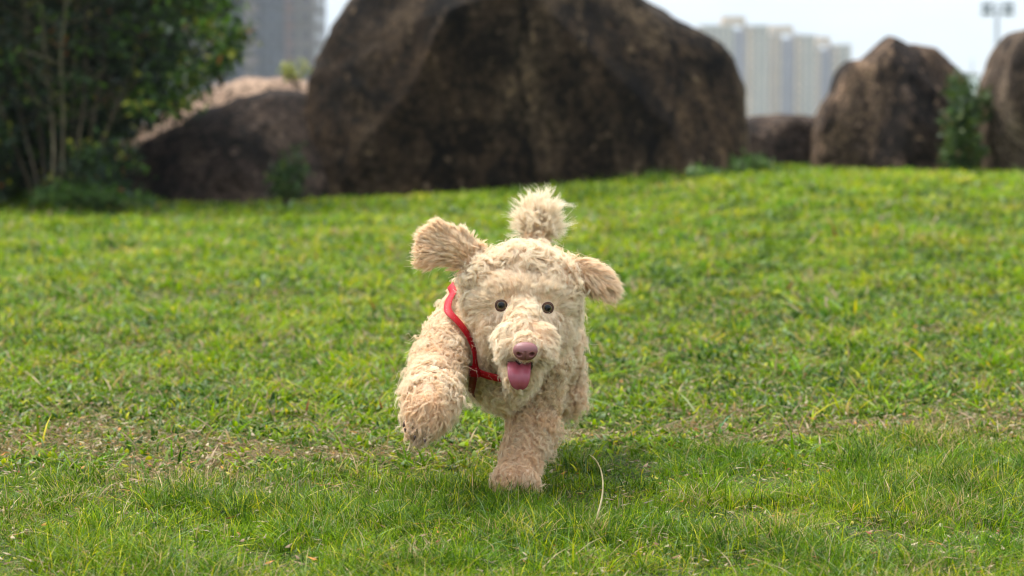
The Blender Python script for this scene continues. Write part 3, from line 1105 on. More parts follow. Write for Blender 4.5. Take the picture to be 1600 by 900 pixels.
M_eye = eye_material()
M_lid = principled('eyelid_skin', (0.10, 0.050, 0.034), 0.65, 0.15)
look = [Vector((-0.05, -1, 0.10)).normalized(), Vector((0.10, -1, 0.06)).normalized()]
for ec, lk in zip(EYES, look):
    bm = bmesh.new()
    bmesh.ops.create_uvsphere(bm, u_segments=40, v_segments=40, radius=eye_r)
    rot = lk.to_track_quat('Z', 'Y')
    o_ = None
    vals = []
    for v in bm.verts:
        d_ = v.co.normalized()
        vals.append(math.acos(max(-1, min(1, d_.z))) / (math.pi * 0.34))
        v.co = rot @ v.co + Vector(ec)
    o_ = obj_bm('eye', bm, M_eye, smooth=True)
    a_ = o_.data.attributes.new('rim', 'FLOAT', 'POINT')
    a_.data.foreach_set('value', np.clip(np.array(vals, dtype=np.float32), 0, 1))
    parent_keep(o_, dog)
    # lids: an almond-shaped dark rim hugging the ball
    bm = bmesh.new()
    NS, MS = 40, 8
    rings = []
    for i in range(NS):
        an = 2 * math.pi * i / NS
        cx_, cy_ = math.cos(an) * 0.0094, math.sin(an) * 0.0080 - 0.0004
        cz = math.sqrt(max(0.0, (eye_r + 0.0004) ** 2 - cx_ ** 2 - cy_ ** 2))
        ring = []
        for j in range(MS):
            bn = 2 * math.pi * j / MS
            rr_ = 0.0010
            ring.append(bm.verts.new((cx_ + math.cos(an) * math.cos(bn) * rr_, cy_ + math.sin(an) * math.cos(bn) * rr_, cz + math.sin(bn) * rr_)))
        rings.append(ring)
    for i in range(NS):
        for j in range(MS):
            bm.faces.new((rings[i][j], rings[(i + 1) % NS][j], rings[(i + 1) % NS][(j + 1) % MS], rings[i][(j + 1) % MS]))
    # the lids themselves: skin closing over the ball outside the almond opening
    sh = bmesh.new()
    bmesh.ops.create_uvsphere(sh, u_segments=64, v_segments=64, radius=eye_r + 0.0005)
    kill = [f_ for f_ in sh.faces if f_.calc_center_median().z < 0.002 or (f_.calc_center_median().x / 0.0093) ** 2 + ((f_.calc_center_median().y + 0.0004) / 0.0079) ** 2 < 1]
    bmesh.ops.delete(sh, geom=kill, context='FACES')
    mp_ = {}
    for v in sh.verts:
        mp_[v] = bm.verts.new(v.co)
    for f_ in sh.faces:
        bm.faces.new([mp_[v] for v in f_.verts])
    sh.free()
    for v in bm.verts:
        v.co = rot @ v.co + Vector(ec)
    l_ = obj_bm('eyelid', bm, M_lid, smooth=True)
    l_.parent = o_

# ---- nose
bm = bmesh.new()
bmesh.ops.create_icosphere(bm, subdivisions=5, radius=1.0)
for v in bm.verts:
    x_, y_, z_ = v.co
    w_ = 0.0205 * (1.0 + 0.10 * z_)                 # wider on top
    X_ = math.copysign(abs(x_) ** 0.85, x_) * w_
    Y_ = y_ * 0.014
    Z_ = z_ * 0.0155
    if y_ < 0:
        # nostrils, open to the side, and the groove between them
        for sx in (-1, 1):
            d_ = math.hypot((x_ - sx * 0.46) / 0.25, (z_ + 0.22 - 0.10 * abs(x_)) / 0.26)
            if d_ < 1:
                Y_ += 0.0085 * (1 - d_ * d_) ** 1.2
        if abs(x_) < 0.10 and z_ < 0.15:
            Y_ += 0.0022 * (1 - abs(x_) / 0.10)
        if z_ > 0.3:
            Y_ += 0.002 * (z_ - 0.3)
    v.co = (X_, Y_, Z_)
q = Matrix.Rotation(rad(8), 4, 'X')
for v in bm.verts:
    v.co = (q @ v.co) + Vector(NOSE)
M_nose, t = mat_new('pink_brown_nose')
vt = nd(t, 'ShaderNodeTexCoord')
vv = nd(t, 'ShaderNodeTexVoronoi')
vv.inputs['Scale'].default_value = 700
t.links.new(vt.outputs['Object'], vv.inputs['Vector'])
b = nd(t, 'ShaderNodeBsdfPrincipled')
b.inputs['Base Color'].default_value = (0.22, 0.075, 0.070, 1)
b.inputs['Roughness'].default_value = 0.5
b.inputs['Subsurface Weight'].default_value = 0.15
b.inputs['Subsurface Radius'].default_value = (0.004, 0.0015, 0.001)
bp = nd(t, 'ShaderNodeBump')
bp.inputs['Strength'].default_value = 0.35
bp.inputs['Distance'].default_value = 0.0006
t.links.new(vv.outputs['Distance'], bp.inputs['Height'])
t.links.new(bp.outputs[0], b.inputs['Normal'])
o = nd(t, 'ShaderNodeOutputMaterial')
t.links.new(b.outputs[0], o.inputs[0])
nose = obj_bm('nose', bm, M_nose, smooth=True)
parent_keep(nose, dog)

# ---- open mouth and tongue
M_mouth = principled('mouth_lining', (0.055, 0.012, 0.014), 0.4, 0.4)
bm = bmesh.new()
mc = P(813, 571, 4.045)
bmesh.ops.create_icosphere(bm, subdivisions=4, radius=1.0)
for v in bm.verts:
    v.co = Vector((v.co.x * 0.0215, v.co.y * 0.026, v.co.z * 0.0150)) + Vector(mc)
mouth = obj_bm('mouth_lining', bm, M_mouth, smooth=True)
parent_keep(mouth, dog)
bm = bmesh.new()
tp = [(812, 561, 4.060, 17.5), (811.5, 567, 4.030, 18.5), (811, 575, 4.010, 18.5), (811, 585, 4.000, 17.8), (811.5, 595, 3.997, 15.8), (812, 603, 3.999, 11.5), (812.5, 607, 4.003, 4.5)]
tpp = resample([np.array((*P(a_, b__, c_), d_ / F * c_)) for a_, b__, c_, d_ in tp], 0.002)
NS = 20
rings = []
for i, q in enumerate(tpp):
    tg = tpp[min(i + 1, len(tpp) - 1)][:3] - tpp[max(i - 1, 0)][:3]
    tg = tg / np.linalg.norm(tg)
    nrm = np.cross(np.array((1, 0, 0)), tg)          # faces the viewer
    if nrm[1] > 0:
        nrm = -nrm
    f_ = i / (len(tpp) - 1)
    ring = []
    for j in range(NS):
        an = 2 * math.pi * j / NS
        w_, th_ = q[3], 0.0032 * (1 - 0.5 * f_ ** 4)
        xx = math.cos(an) * w_
        yy = math.sin(an) * th_
        if math.sin(an) > -0.2:
            yy += -0.0040 * math.exp(-(xx / 0.0032) ** 2) * (1 - f_) ** 0.5 + 0.0030 * (abs(xx) / max(w_, 1e-4)) ** 2
        ring.append(bm.verts.new(q[:3] + np.array((xx, 0, 0)) + nrm * yy))
    rings.append(ring)
for a_, b__ in zip(rings[:-1], rings[1:]):
    for j in range(NS):
        bm.faces.new((a_[j], a_[(j + 1) % NS], b__[(j + 1) % NS], b__[j]))
bm.faces.new(rings[0]); bm.faces.new(rings[-1][::-1])
bmesh.ops.recalc_face_normals(bm, faces=bm.faces[:])
M_tongue = principled('wet_pink_tongue', (0.30, 0.060, 0.082), 0.38, 0.5, **{'Subsurface Weight': 0.25, 'Subsurface Radius': (0.006, 0.0015, 0.0015)})
tongue = obj_bm('tongue', bm, M_tongue, smooth=True)
parent_keep(tongue, dog)

# ---- toes and pads of the raised paw
M_pad = principled('brown_paw_pad', (0.085, 0.045, 0.032), 0.75, 0.2)
for a_, b__, c_, r_ in ((636, 664, 4.006, 7.5), (650, 671, 3.991, 8.5), (664, 677, 3.992, 8)):
    bm = bmesh.new()
    bmesh.ops.create_icosphere(bm, subdivisions=3, radius=1.0)
    cc = Vector(P(a_, b__, c_)); rr_ = r_ / F * c_
    for v in bm.verts:
        v.co = Vector((v.co.x * rr_ * 0.95, v.co.y * rr_ * 1.1, v.co.z * rr_ * 1.05)) + cc
    parent_keep(obj_bm('toe_pad', bm, M_pad, smooth=True), dog)
# claws
M_claw = principled('dark_claw', (0.04, 0.024, 0.018), 0.7, 0.15)
for a_, b__, c_ in ((633, 673, 3.975), (648, 684, 3.955), (664, 690, 3.955), (780, 760, 4.18), (796, 763, 4.175), (812, 763, 4.175), (828, 761, 4.18)):
    bm = bmesh.new()
    bmesh.ops.create_cone(bm, cap_ends=True, segments=10, radius1=0.0024, radius2=0.0005, depth=0.007)
    cc = Vector(P(a_, b__, c_))
    mt = Matrix.Translation(cc) @ Vector((0.0, -0.6, -0.8)).to_track_quat('Z', 'Y').to_matrix().to_4x4()
    bmesh.ops.transform(bm, matrix=mt, verts=bm.verts[:])
    parent_keep(obj_bm('claw', bm, M_claw, smooth=True), dog)

# ---- fur
fr = np.random.default_rng(11)
tri = BV[TR]
area = 0.5 * np.linalg.norm(np.cross(tri[:, 1] - tri[:, 0], tri[:, 2] - tri[:, 0]), axis=1)
NL = 19000
cen_ = tri.mean(1)
bst = np.full(len(cen_), 1e9)
wt = np.ones(len(cen_))
for reg, f_, sq, a_, b__ in SEG:
    d_ = ell_seg_dist(cen_, a_, b__, sq)
    w_ = d_ < bst
    bst[w_] = d_[w_]
    wt[w_] = REG[reg][7]
ti = fr.choice(len(TR), NL, p=area * wt / (area * wt).sum())
u, v = fr.random(NL), fr.random(NL)
fl_ = u + v > 1
u[fl_], v[fl_] = 1 - u[fl_], 1 - v[fl_]
root = tri[ti, 0] * (1 - u - v)[:, None] + tri[ti, 1] * u[:, None] + tri[ti, 2] * v[:, None]
nrm = BN[TR[ti, 0]] * (1 - u - v)[:, None] + BN[TR[ti, 1]] * u[:, None] + BN[TR[ti, 2]] * v[:, None]
nrm /= np.linalg.norm(nrm, axis=1)[:, None]
best = np.full(NL, 1e9)
bi = np.zeros(NL, dtype=int)
for i, (reg, f_, sq, a_, b__) in enumerate(SEG):
    d_ = ell_seg_dist(root, a_, b__, sq)
    w_ = d_ < best
    best[w_] = d_[w_]
    bi[w_] = i
regs = [s_[0] for s_ in SEG]
reg_of = np.array([list(REG).index(r_) for r_ in regs])[bi]
PRM = np.array([REG[k] for k in REG])[reg_of]
flow = np.array([s_[1] for s_ in SEG])[bi].astype(float)
isr = lambda *names: np.isin(reg_of, [list(REG).index(k) for k in names])
# face fur radiates from the bridge of the nose; ears and tail fan out from their spines
fm = isr('face', 'cheek', 'muzzle', 'top')
away = root - NB
away /= np.linalg.norm(away, axis=1)[:, None]
flow[fm] = flow[fm] * 0.35 + away[fm] * 1.0
topm = isr('top')
swl = np.stack([vnoise(root * 24 + 5 * k, 160 + k) for k in range(3)], 1)
flow[topm] = flow[topm] * 0.45 + swl[topm] * 1.6
flow[isr('leg', 'body', 'chest')] += swl[isr('leg', 'body', 'chest')] * 0.8
flow[isr('cheek', 'face', 'muzzle')] += swl[isr('cheek', 'face', 'muzzle')] * 0.45
em = isr('ear')
for side_, bx in ((-1, P(738, 416, 4.21)), (1, P(893, 416, 4.21))):
    s_m = em & ((root[:, 0] > 0.03) == (side_ > 0))
    aw = root - bx
    aw[:, 1] *= 0.3
    aw /= np.linalg.norm(aw, axis=1)[:, None]
    flow[s_m] = flow[s_m] * 0.25 + aw[s_m] + np.array((0, 0, 0.10 if side_ < 0 else -0.05))
# around each eye the hair lies flat and points away from the ball
eyed = np.min([np.linalg.norm(root - e_, axis=1) for e_ in EYES], axis=0)
for e_ in EYES:
    de = root - e_
    ld = np.linalg.norm(de, axis=1)
    w_ = np.exp(-(ld / 0.022) ** 2)[:, None] * 2.5
    flow = flow + w_ * de / ld[:, None]
flow += fr.normal(0, 0.22, (NL, 3))
flow += 0.55 * np.stack([vnoise(root * 38 + 7 * k, 60 + k) for k in range(3)], 1) * np.where(isr('ear', 'tail', 'face'), 0.35, 1.0)[:, None]
tang = flow - (flow * nrm).sum(1)[:, None] * nrm
tmag = np.linalg.norm(tang, axis=1) / (np.linalg.norm(flow, axis=1) + 1e-9)
tang /= np.linalg.norm(tang, axis=1)[:, None] + 1e-9
lift = PRM[:, 1] * np.clip(1 + fr.normal(0, 0.25, NL), 0.3, 1.6) + 0.35 * np.clip(0.75 - tmag, 0, 1)
ln = PRM[:, 0] * np.clip(fr.lognormal(0, 1, NL) ** np.where(isr('ear', 'earin'), 0.07, 0.17), 0.6, 1.5)
# short round the features and flattened under the straps
nosed = np.linalg.norm((root - NOSE) * np.array((1, 0.9, 1.25)), axis=1)
strapd = np.full(NL, 1.0)
allc = np.concatenate([sc1, sc2])
for i in range(0, len(allc), 2):
    strapd = np.minimum(strapd, np.linalg.norm(root - allc[i], axis=1))
ln *= np.clip(0.55 + (eyed - eye_r) / 0.025, 0.55, 1)
lift *= np.clip(0.7 + (eyed - eye_r) / 0.035, 0.7, 1)
ln *= np.clip(0.25 + (nosed - 0.020) / 0.030, 0.25, 1)
ln *= np.clip(0.25 + (strapd - 0.014) / 0.018, 0.25, 1)
ts_ = (root - np.array(P(811, 584, 4.0))) * np.array((1, 0.45, 0.85))
tongd = np.linalg.norm(ts_, axis=1)
front = root[:, 1] < 4.11
ln = np.where(front, ln * np.clip(0.35 + (tongd - 0.020) / 0.02, 0.35, 1), ln)
keep = (eyed > eye_r * 1.0) & (nosed > 0.0185) & ~(front & (tongd < 0.0215))
# mouth corner gap
root, nrm, tang, lift, ln, PRM, reg_of, strapd = [a_[keep] for a_ in (root, nrm, tang, lift, ln, PRM, reg_of, strapd)]
NL = len(root)
d0 = nrm * lift[:, None] + tang * (1 - lift * 0.55)[:, None]
d0 /= np.linalg.norm(d0, axis=1)[:, None]
e1 = np.cross(d0, fr.normal(0, 1, (NL, 3)))
e1 /= np.linalg.norm(e1, axis=1)[:, None]
e2 = np.cross(d0, e1)
M_ST, K = 17, 14
ph = fr.uniform(0, 6.28, NL)
turn = PRM[:, 3] * fr.uniform(0.7, 1.35, NL) * np.where(fr.random(NL) < 0.5, 1, -1)
camp = PRM[:, 2] * fr.uniform(0.6, 1.4, NL)
droop = np.array((0, 0, -1.0)) * 0.20
tt = np.linspace(0, 1, K)
# strand offsets in the lock
s1_ = np.cross(nrm, tang)
orr = np.sqrt(fr.random((NL, M_ST))) * PRM[:, 4][:, None]
oan = fr.uniform(0, 6.28, (NL, M_ST))
off = orr[..., None] * (np.cos(oan)[..., None] * tang[:, None, :] + np.sin(oan)[..., None] * s1_[:, None, :])
slen = fr.uniform(0.86, 1.05, (NL, M_ST))
fuzz = fr.random((NL, M_ST)) < 0.07
jit = fr.normal(0, 1, (NL, M_ST, 3)) * np.where(fuzz, 0.22, 0.045)[..., None]
PT = np.zeros((NL, M_ST, K, 3), dtype=np.float32)
for k, t_ in enumerate(tt):
    tl = t_ * slen                                                   # NL, M
    L3 = ln[:, None] * tl
    cen = root[:, None, :] + d0[:, None, :] * L3[..., None]
    cen = cen + (tang[:, None, :] * 0.25 - nrm[:, None, :] * 0.22 + droop) * (L3 * tl)[..., None]
    am = camp[:, None] * np.clip(tl * 1.8, 0, 1) * np.clip(ln / 0.02, 0.3, 1)[:, None]
    an = ph[:, None] + 6.283 * turn[:, None] * tl
    cen = cen + am[..., None] * (np.cos(an)[..., None] * e1[:, None, :] + np.sin(an)[..., None] * e2[:, None, :]) \
        - (am * np.cos(ph)[:, None] * 0.0)[..., None] * e1[:, None, :]
    cp = np.where(fuzz, 0.2, np.where(np.isin(reg_of, [list(REG).index(k_) for k_ in ('face', 'muzzle', 'jaw', 'cheek')]), 0.60, 0.80)[:, None]) * np.clip(tl * 1.9, 0, 1) * (1 - 0.22 * tl)
    PT[:, :, k] = cen + off * (1 - cp)[..., None] + jit * (L3 * tl)[..., None]
# keep the sight of both eyes, the nose leather and the tongue free of hair
bad = np.zeros((NL, M_ST), dtype=bool)
for e_, dirs, rr_ in ((EYES[0] - np.array((0, 0, 0.0010)), look[0], 0.0080), (EYES[1] - np.array((0, 0, 0.0010)), look[1], 0.0075), (NOSE, Vector((0, -1, 0.0)), 0.0165), (P(811.5, 584, 4.0), Vector((0, -1, 0.1)).normalized(), 0.0185), (P(812, 574, 4.0), Vector((0, -1, 0.1)).normalized(), 0.0185), (P(814, 567, 4.05), Vector((0, -1, 0.1)).normalized(), 0.0170)):
    dv = np.array(dirs)
    rel_ = PT - e_.astype(np.float32)
    al = rel_ @ dv.astype(np.float32)
    pr_ = np.linalg.norm(rel_ - al[..., None] * dv.astype(np.float32), axis=-1)
    bad |= ((pr_ < rr_) & (al > 0.0)).any(-1)
vis = sc1[(sc1[:, 0] < P(790, 585, 4.2)[0]) & (sc1[:, 1] < 4.34)]
vis = np.concatenate([vis, sc2[:8:2]])
vd = np.array((0, -1.0, 0.08)); vd /= np.linalg.norm(vd)
rnd = fr.random((NL, M_ST))
near = np.abs(root - vis.mean(0)).max(1) < 0.13
Pn = PT[near]
bn_ = np.zeros(Pn.shape[:2], dtype=bool)
for q in vis:
    rel_ = Pn - q.astype(np.float32)
    al = rel_ @ vd.astype(np.float32)
    pr_ = np.linalg.norm(rel_ - al[..., None] * vd.astype(np.float32), axis=-1)
    bn_ |= ((pr_ < 0.0080) & (al > -0.001) & (al < 0.09)).any(-1)
bad[near] |= bn_ & (rnd[near] < 0.96)
PT[bad] = PT[bad][:, :1] - (nrm[:, None, None, :] * np.ones((1, M_ST, 1, 1)))[bad] * 0.004
PT[:, :, :, :] -= (nrm * 0.0015)[:, None, None, :]
ST = NL * M_ST
# short undercoat between the locks, so that no skin shows where the coat parts
from mathutils.kdtree import KDTree
NU, KU = 80000, 4
wu = area * np.where(wt > 1.5, 2.4, 1.0)
front_face = np.linalg.norm(cen_ - P(818, 480, 4.14), axis=1) < 0.055
wu[front_face] *= 2.2
tu = fr.choice(len(TR), NU, p=wu / wu.sum())
u, v = fr.random(NU), fr.random(NU)
fl_ = u + v > 1
u[fl_], v[fl_] = 1 - u[fl_], 1 - v[fl_]
ru = tri[tu, 0] * (1 - u - v)[:, None] + tri[tu, 1] * u[:, None] + tri[tu, 2] * v[:, None]
nu = BN[TR[tu, 0]]
kd = KDTree(NL)
for i in range(NL):
    kd.insert(root[i], i)
kd.balance()
nn_ = np.array([kd.find(r_)[1] for r_ in ru])
gu = tang[nn_].copy()
for e_ in EYES:
    de = ru - e_
    ld = np.linalg.norm(de, axis=1)
    gu += np.exp(-(ld / 0.017) ** 2)[:, None] * 3 * de / ld[:, None]
gu += fr.normal(0, 0.35, (NU, 3)) + 0.8 * np.stack([vnoise(ru * 90 + 3 * k, 260 + k) for k in range(3)], 1)
gu -= (gu * nu).sum(1)[:, None] * nu
gu /= np.linalg.norm(gu, axis=1)[:, None] + 1e-9
eyu = np.min([np.linalg.norm(ru - e_, axis=1) for e_ in EYES], axis=0)
nou = np.linalg.norm((ru - NOSE) * np.array((1, 0.9, 1.25)), axis=1)
tou = np.linalg.norm((ru - np.array(P(811, 584, 4.0))) * np.array((1, 0.45, 0.85)), axis=1)
stu = np.full(NU, 1.0)
for i in range(0, len(allc), 2):
    stu = np.minimum(stu, np.linalg.norm(ru - allc[i], axis=1))
lu_ = fr.uniform(0.009, 0.014, NU) * np.clip(0.45 + (eyu - eye_r) / 0.02, 0.45, 1)
ku = (eyu > eye_r * 0.98) & (nou > 0.0180) & ~((ru[:, 1] < 4.11) & (tou < 0.0195)) & (stu > 0.006)
ru, nu, gu, lu_, nn_ = ru[ku], nu[ku], gu[ku], lu_[ku], nn_[ku]
NU = len(ru)
tU = np.linspace(0, 1, KU)
lfu = np.where(np.min([np.linalg.norm(ru - e_, axis=1) for e_ in EYES], axis=0) < 0.024, 0.22, 0.5)[:, None]
PU = np.stack([ru + (nu * lfu + gu * (1 - 0.4 * lfu)) * (lu_ * t_)[:, None] - nu * (0.30 * lfu * (lu_ * t_ * t_)[:, None]) for t_ in tU], 1).astype(np.float32)
hc = bpy.data.hair_curves.new('fur')
hc.add_curves([K] * ST + [KU] * NU)
hc.attributes['position'].data.foreach_set('vector', np.concatenate([PT.reshape(-1), PU.reshape(-1)]))
ra_ = hc.attributes.new('radius', 'FLOAT', 'POINT')
rad_ = (0.88 * PRM[:, 5][:, None, None] * (1.0 - 0.62 * tt ** 1.8)[None, None, :] * fr.uniform(0.75, 1.2, (NL, M_ST, 1))).astype(np.float32)
ru_rad = (0.00024 * (1 - 0.6 * tU)[None, :] * np.ones((NU, 1))).astype(np.float32)
ra_.data.foreach_set('value', np.concatenate([rad_.reshape(-1), ru_rad.reshape(-1)]))
# colour: cream, warmer apricot in places, dusty on the feet
CREAM = np.array((0.97, 0.865, 0.68)); APR = np.array((0.93, 0.70, 0.455)); UMB = np.array((0.22, 0.125, 0.07))
ap = np.clip(0.38 + 0.55 * fbm(root * 22, 3, 90) + fr.normal(0, 0.20, NL) - PRM[:, 6], 0, 1)
lc = CREAM * (1 - ap[:, None]) + APR * ap[:, None]
dk = np.clip(-PRM[:, 6] - 0.4, 0, 1)[:, None] * 1.6
lc = lc * (1 - dk) + UMB * dk
# brown stained hair between the lifted toes
for a_, b__, c_ in ((640, 676, 3.98), (655, 688, 3.97), (672, 692, 3.98)):
    w_ = np.exp(-(np.linalg.norm(root - P(a_, b__, c_), axis=1) / 0.015) ** 2)[:, None]
    lc = lc * (1 - 0.85 * w_) + np.array((0.16, 0.085, 0.05)) * 0.85 * w_
# brownish tear and chin stains
for a_, b__, c_, r_ in ((784, 489, 4.12, 0.010), (858, 494, 4.125, 0.009), (795, 562, 4.04, 0.008)):
    w_ = np.exp(-(np.linalg.norm(root - P(a_, b__, c_), axis=1) / r_) ** 2)[:, None]
    lc = lc * (1 - 0.5 * w_) + np.array((0.36, 0.19, 0.13)) * 0.5 * w_
sc_ = lc[:, None, :] * fr.uniform(0.82, 1.10, (NL, M_ST, 1))
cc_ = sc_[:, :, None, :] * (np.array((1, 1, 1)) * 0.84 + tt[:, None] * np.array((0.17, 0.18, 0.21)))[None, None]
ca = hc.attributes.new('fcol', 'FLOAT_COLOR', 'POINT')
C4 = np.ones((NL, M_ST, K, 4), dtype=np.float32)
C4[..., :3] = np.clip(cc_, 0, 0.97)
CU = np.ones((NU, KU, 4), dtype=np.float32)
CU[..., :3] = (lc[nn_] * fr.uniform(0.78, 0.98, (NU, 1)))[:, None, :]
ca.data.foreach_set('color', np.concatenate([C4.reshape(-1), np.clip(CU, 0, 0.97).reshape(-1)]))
fur = bpy.data.objects.new('fur', hc)
COL.objects.link(fur)
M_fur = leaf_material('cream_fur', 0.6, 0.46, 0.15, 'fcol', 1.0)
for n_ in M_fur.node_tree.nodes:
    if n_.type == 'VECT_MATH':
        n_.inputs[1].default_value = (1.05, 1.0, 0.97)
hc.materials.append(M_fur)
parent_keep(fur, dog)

# ------------------------------------------------------------------ shrubs and weeds
def leaf_cloud(centers, spread, per, size, pal, prob, seed, droop=0.35, aspect=0.36, jitter=0.25):
    """pointed folded leaves gathered round twig ends"""
    r = np.random.default_rng(seed)
    N = len(centers) * per
    c = np.repeat(centers, per, 0) + r.normal(0, 1, (N, 3)) * np.repeat(spread, per, 0)
    ax = r.normal(0, 1, (N, 3)) + np.array((0, -0.2, -droop))
    ax /= np.linalg.norm(ax, axis=1)[:, None]
    up = r.normal(0, 1, (N, 3)) * 0.9 + np.array((0, -0.3, 1.0))
    sd = np.cross(ax, up)
    sd /= np.linalg.norm(sd, axis=1)[:, None] + 1e-6
    nn = np.cross(sd, ax)
    L = size * r.lognormal(0, 0.25, N)[:, None]
    W = L * aspect * 0.5
    v = np.stack([c, c + ax * L * 0.35 + sd * W + nn * L * 0.06, c + ax * L * 0.75 + sd * W * 0.75 + nn * L * 0.04, c + ax * L - nn * L * 0.08,
                  c + ax * L * 0.75 - sd * W * 0.75 + nn * L * 0.04, c + ax * L * 0.35 - sd * W + nn * L * 0.06, c + ax * L * 0.4, c + ax * L * 0.75], 1)
    fc = np.array([[0, 1, 6], [0, 6, 5]]); q4 = np.array([[1, 2, 7, 6], [5, 6, 7, 4]]); f3 = np.array([[2, 3, 7], [7, 3, 4]])
    per_f = np.concatenate([fc.ravel(), q4.ravel(), f3.ravel()])
    cnt = np.array([3, 3, 4, 4, 3, 3])
    flat = (np.arange(N)[:, None] * 8 + per_f[None, :]).ravel()
    clc = np.repeat(r.choice(len(pal), len(centers), p=prob), per)
    own = r.choice(len(pal), N, p=prob)
    sel = np.where(r.random(N) < 0.55, clc, own)
    col = np.array(pal)[sel] * r.uniform(1 - jitter * 1.4, 1 + jitter * 1.4, N)[:, None]
    C = np.repeat(col[:, None, :], 8, 1)
    return v.reshape(-1, 3), flat, np.tile(cnt, N), C.reshape(-1, 3)


def tube(bm, pts, radii, seg=8):
    pts = [Vector(p_) for p_ in pts]
    prev = None
    for i, p_ in enumerate(pts):
        tg = (pts[min(i + 1, len(pts) - 1)] - pts[max(i - 1, 0)]).normalized()
        q = tg.to_track_quat('Z', 'Y')
        ring = [bm.verts.new(p_ + q @ Vector((math.cos(6.2832 * j / seg) * radii[i], math.sin(6.2832 * j / seg) * radii[i], 0))) for j in range(seg)]
        if prev:
            # match the start vertex so that the skin does not twist
            k = min(range(seg), key=lambda s_: (ring[s_].co - prev[0].co).length)
            ring = ring[k:] + ring[:k]
            for j in range(seg):
                try:
                    bm.faces.new((prev[j], prev[(j + 1) % seg], ring[(j + 1) % seg], ring[j]))
                except ValueError:
                    pass
        prev = ring
    try:
        bm.faces.new(prev)
    except ValueError:
        pass


def bark(name, c1, c2, sc=30):
    m, t = mat_new(name)
    c = nd(t, 'ShaderNodeTexCoord')
    mp = nd(t, 'ShaderNodeMapping')
    mp.inputs['Scale'].default_value = (1, 1, 0.3)
    t.links.new(c.outputs['Object'], mp.inputs[0])
    n1 = nd(t, 'ShaderNodeTexNoise')
    n1.inputs['Scale'].default_value = sc
    n1.inputs['Detail'].default_value = 5
    t.links.new(mp.outputs[0], n1.inputs['Vector'])
    r1 = nd(t, 'ShaderNodeValToRGB')
    r1.color_ramp.elements[0].position, r1.color_ramp.elements[0].color = 0.35, (*c1, 1)
    r1.color_ramp.elements[1].position, r1.color_ramp.elements[1].color = 0.65, (*c2, 1)
    t.links.new(n1.outputs['Fac'], r1.inputs[0])
    b = nd(t, 'ShaderNodeBsdfPrincipled')
    b.inputs['Roughness'].default_value = 0.85
    t.links.new(r1.outputs[0], b.inputs['Base Color'])
    bp = nd(t, 'ShaderNodeBump')
    bp.inputs['Distance'].default_value = 0.004
    t.links.new(n1.outputs['Fac'], bp.inputs['Height'])
    t.links.new(bp.outputs[0], b.inputs['Normal'])
    o = nd(t, 'ShaderNodeOutputMaterial')
    t.links.new(b.outputs[0], o.inputs[0])
    return m


M_bark = bark('shrub_bark', (0.045, 0.032, 0.018), (0.12, 0.09, 0.05))
M_bark_pale = bark('pale_shrub_bark', (0.11, 0.085, 0.045), (0.26, 0.21, 0.125))
M_leaf = leaf_material('shrub_leaves', 0.5, 0.22, 0.25, gain=1.5)
pr = np.random.default_rng(5)


def part_cloud(name, parent, clouds, mat=None):
    off = 0
    Vs, Fs, Cs, Ks = [], [], [], []
    for v, f, k, c in clouds:
        Vs.append(v); Fs.append(f + off); Ks.append(k); Cs.append(c)
        off += len(v)
    o_ = mesh_np(name, np.concatenate(Vs), np.concatenate(Fs), np.concatenate(Ks), mat or M_leaf, col=np.concatenate(Cs))
    parent_keep(o_, parent)
    return o_


# --- tall many-stemmed shrub on the left
shrub = empty('multi_stem_shrub', P(95, 320, 15.6))
tag(shrub, 'tall dark leafy shrub with many thin stems, filling the left edge', 'shrub')
stems = [(100, 305, 96, -60, 15.5, 4.6, 1), (85, 300, 62, -40, 15.6, 3.4, 1), (70, 306, 20, -120, 15.7, 5, 0), (118, 306, 150, -80, 15.6, 4.5, 0), (130, 305, 186, -60, 15.8, 4, 0),
         (60, 306, -20, 0, 15.8, 4.5, 0), (92, 308, 42, -150, 15.9, 5.5, 0), (140, 306, 262, -50, 15.7, 4.5, 0), (110, 306, 128, -160, 15.9, 5, 0), (50, 306, -110, -80, 15.9, 5, 0), (125, 306, 330, -80, 15.9, 4, 0)]
twigs = []
for a0, b0, a1, b1, Y0, r_, pale in stems:
    bm = bmesh.new()
    pts = []
    for i in range(13):
        f_ = i / 12
        wob = math.sin(f_ * 7 + a1) * 5 * f_ + math.sin(f_ * 13 + b1) * 2
        a_ = a0 + (a1 - a0) * f_ ** (1.25) + wob
        pts.append(P(a_, b0 + 8 + (b1 - b0) * f_, Y0 + 0.15 * math.sin(f_ * 3 + a1)))
    rads = [r_ / 239 * 0.5 * (1.15 - 0.75 * i / 12) for i in range(13)]
    tube(bm, pts, rads)
    for i in range(4, 13):
        for k in range(2):
            d_ = np.array((pr.normal(0, 0.22), pr.normal(0, 0.22), pr.uniform(0.05, 0.30)))
            e_ = np.array(pts[i]) + d_
            tube(bm, [pts[i], np.array(pts[i]) + d_ * 0.5 + pr.normal(0, 0.02, 3), e_], [rads[i] * 0.5, rads[i] * 0.35, 0.0015], 5)
            twigs.append(e_)
    parent_keep(obj_bm('trunk', bm, M_bark_pale if pale else M_bark, smooth=True), shrub)
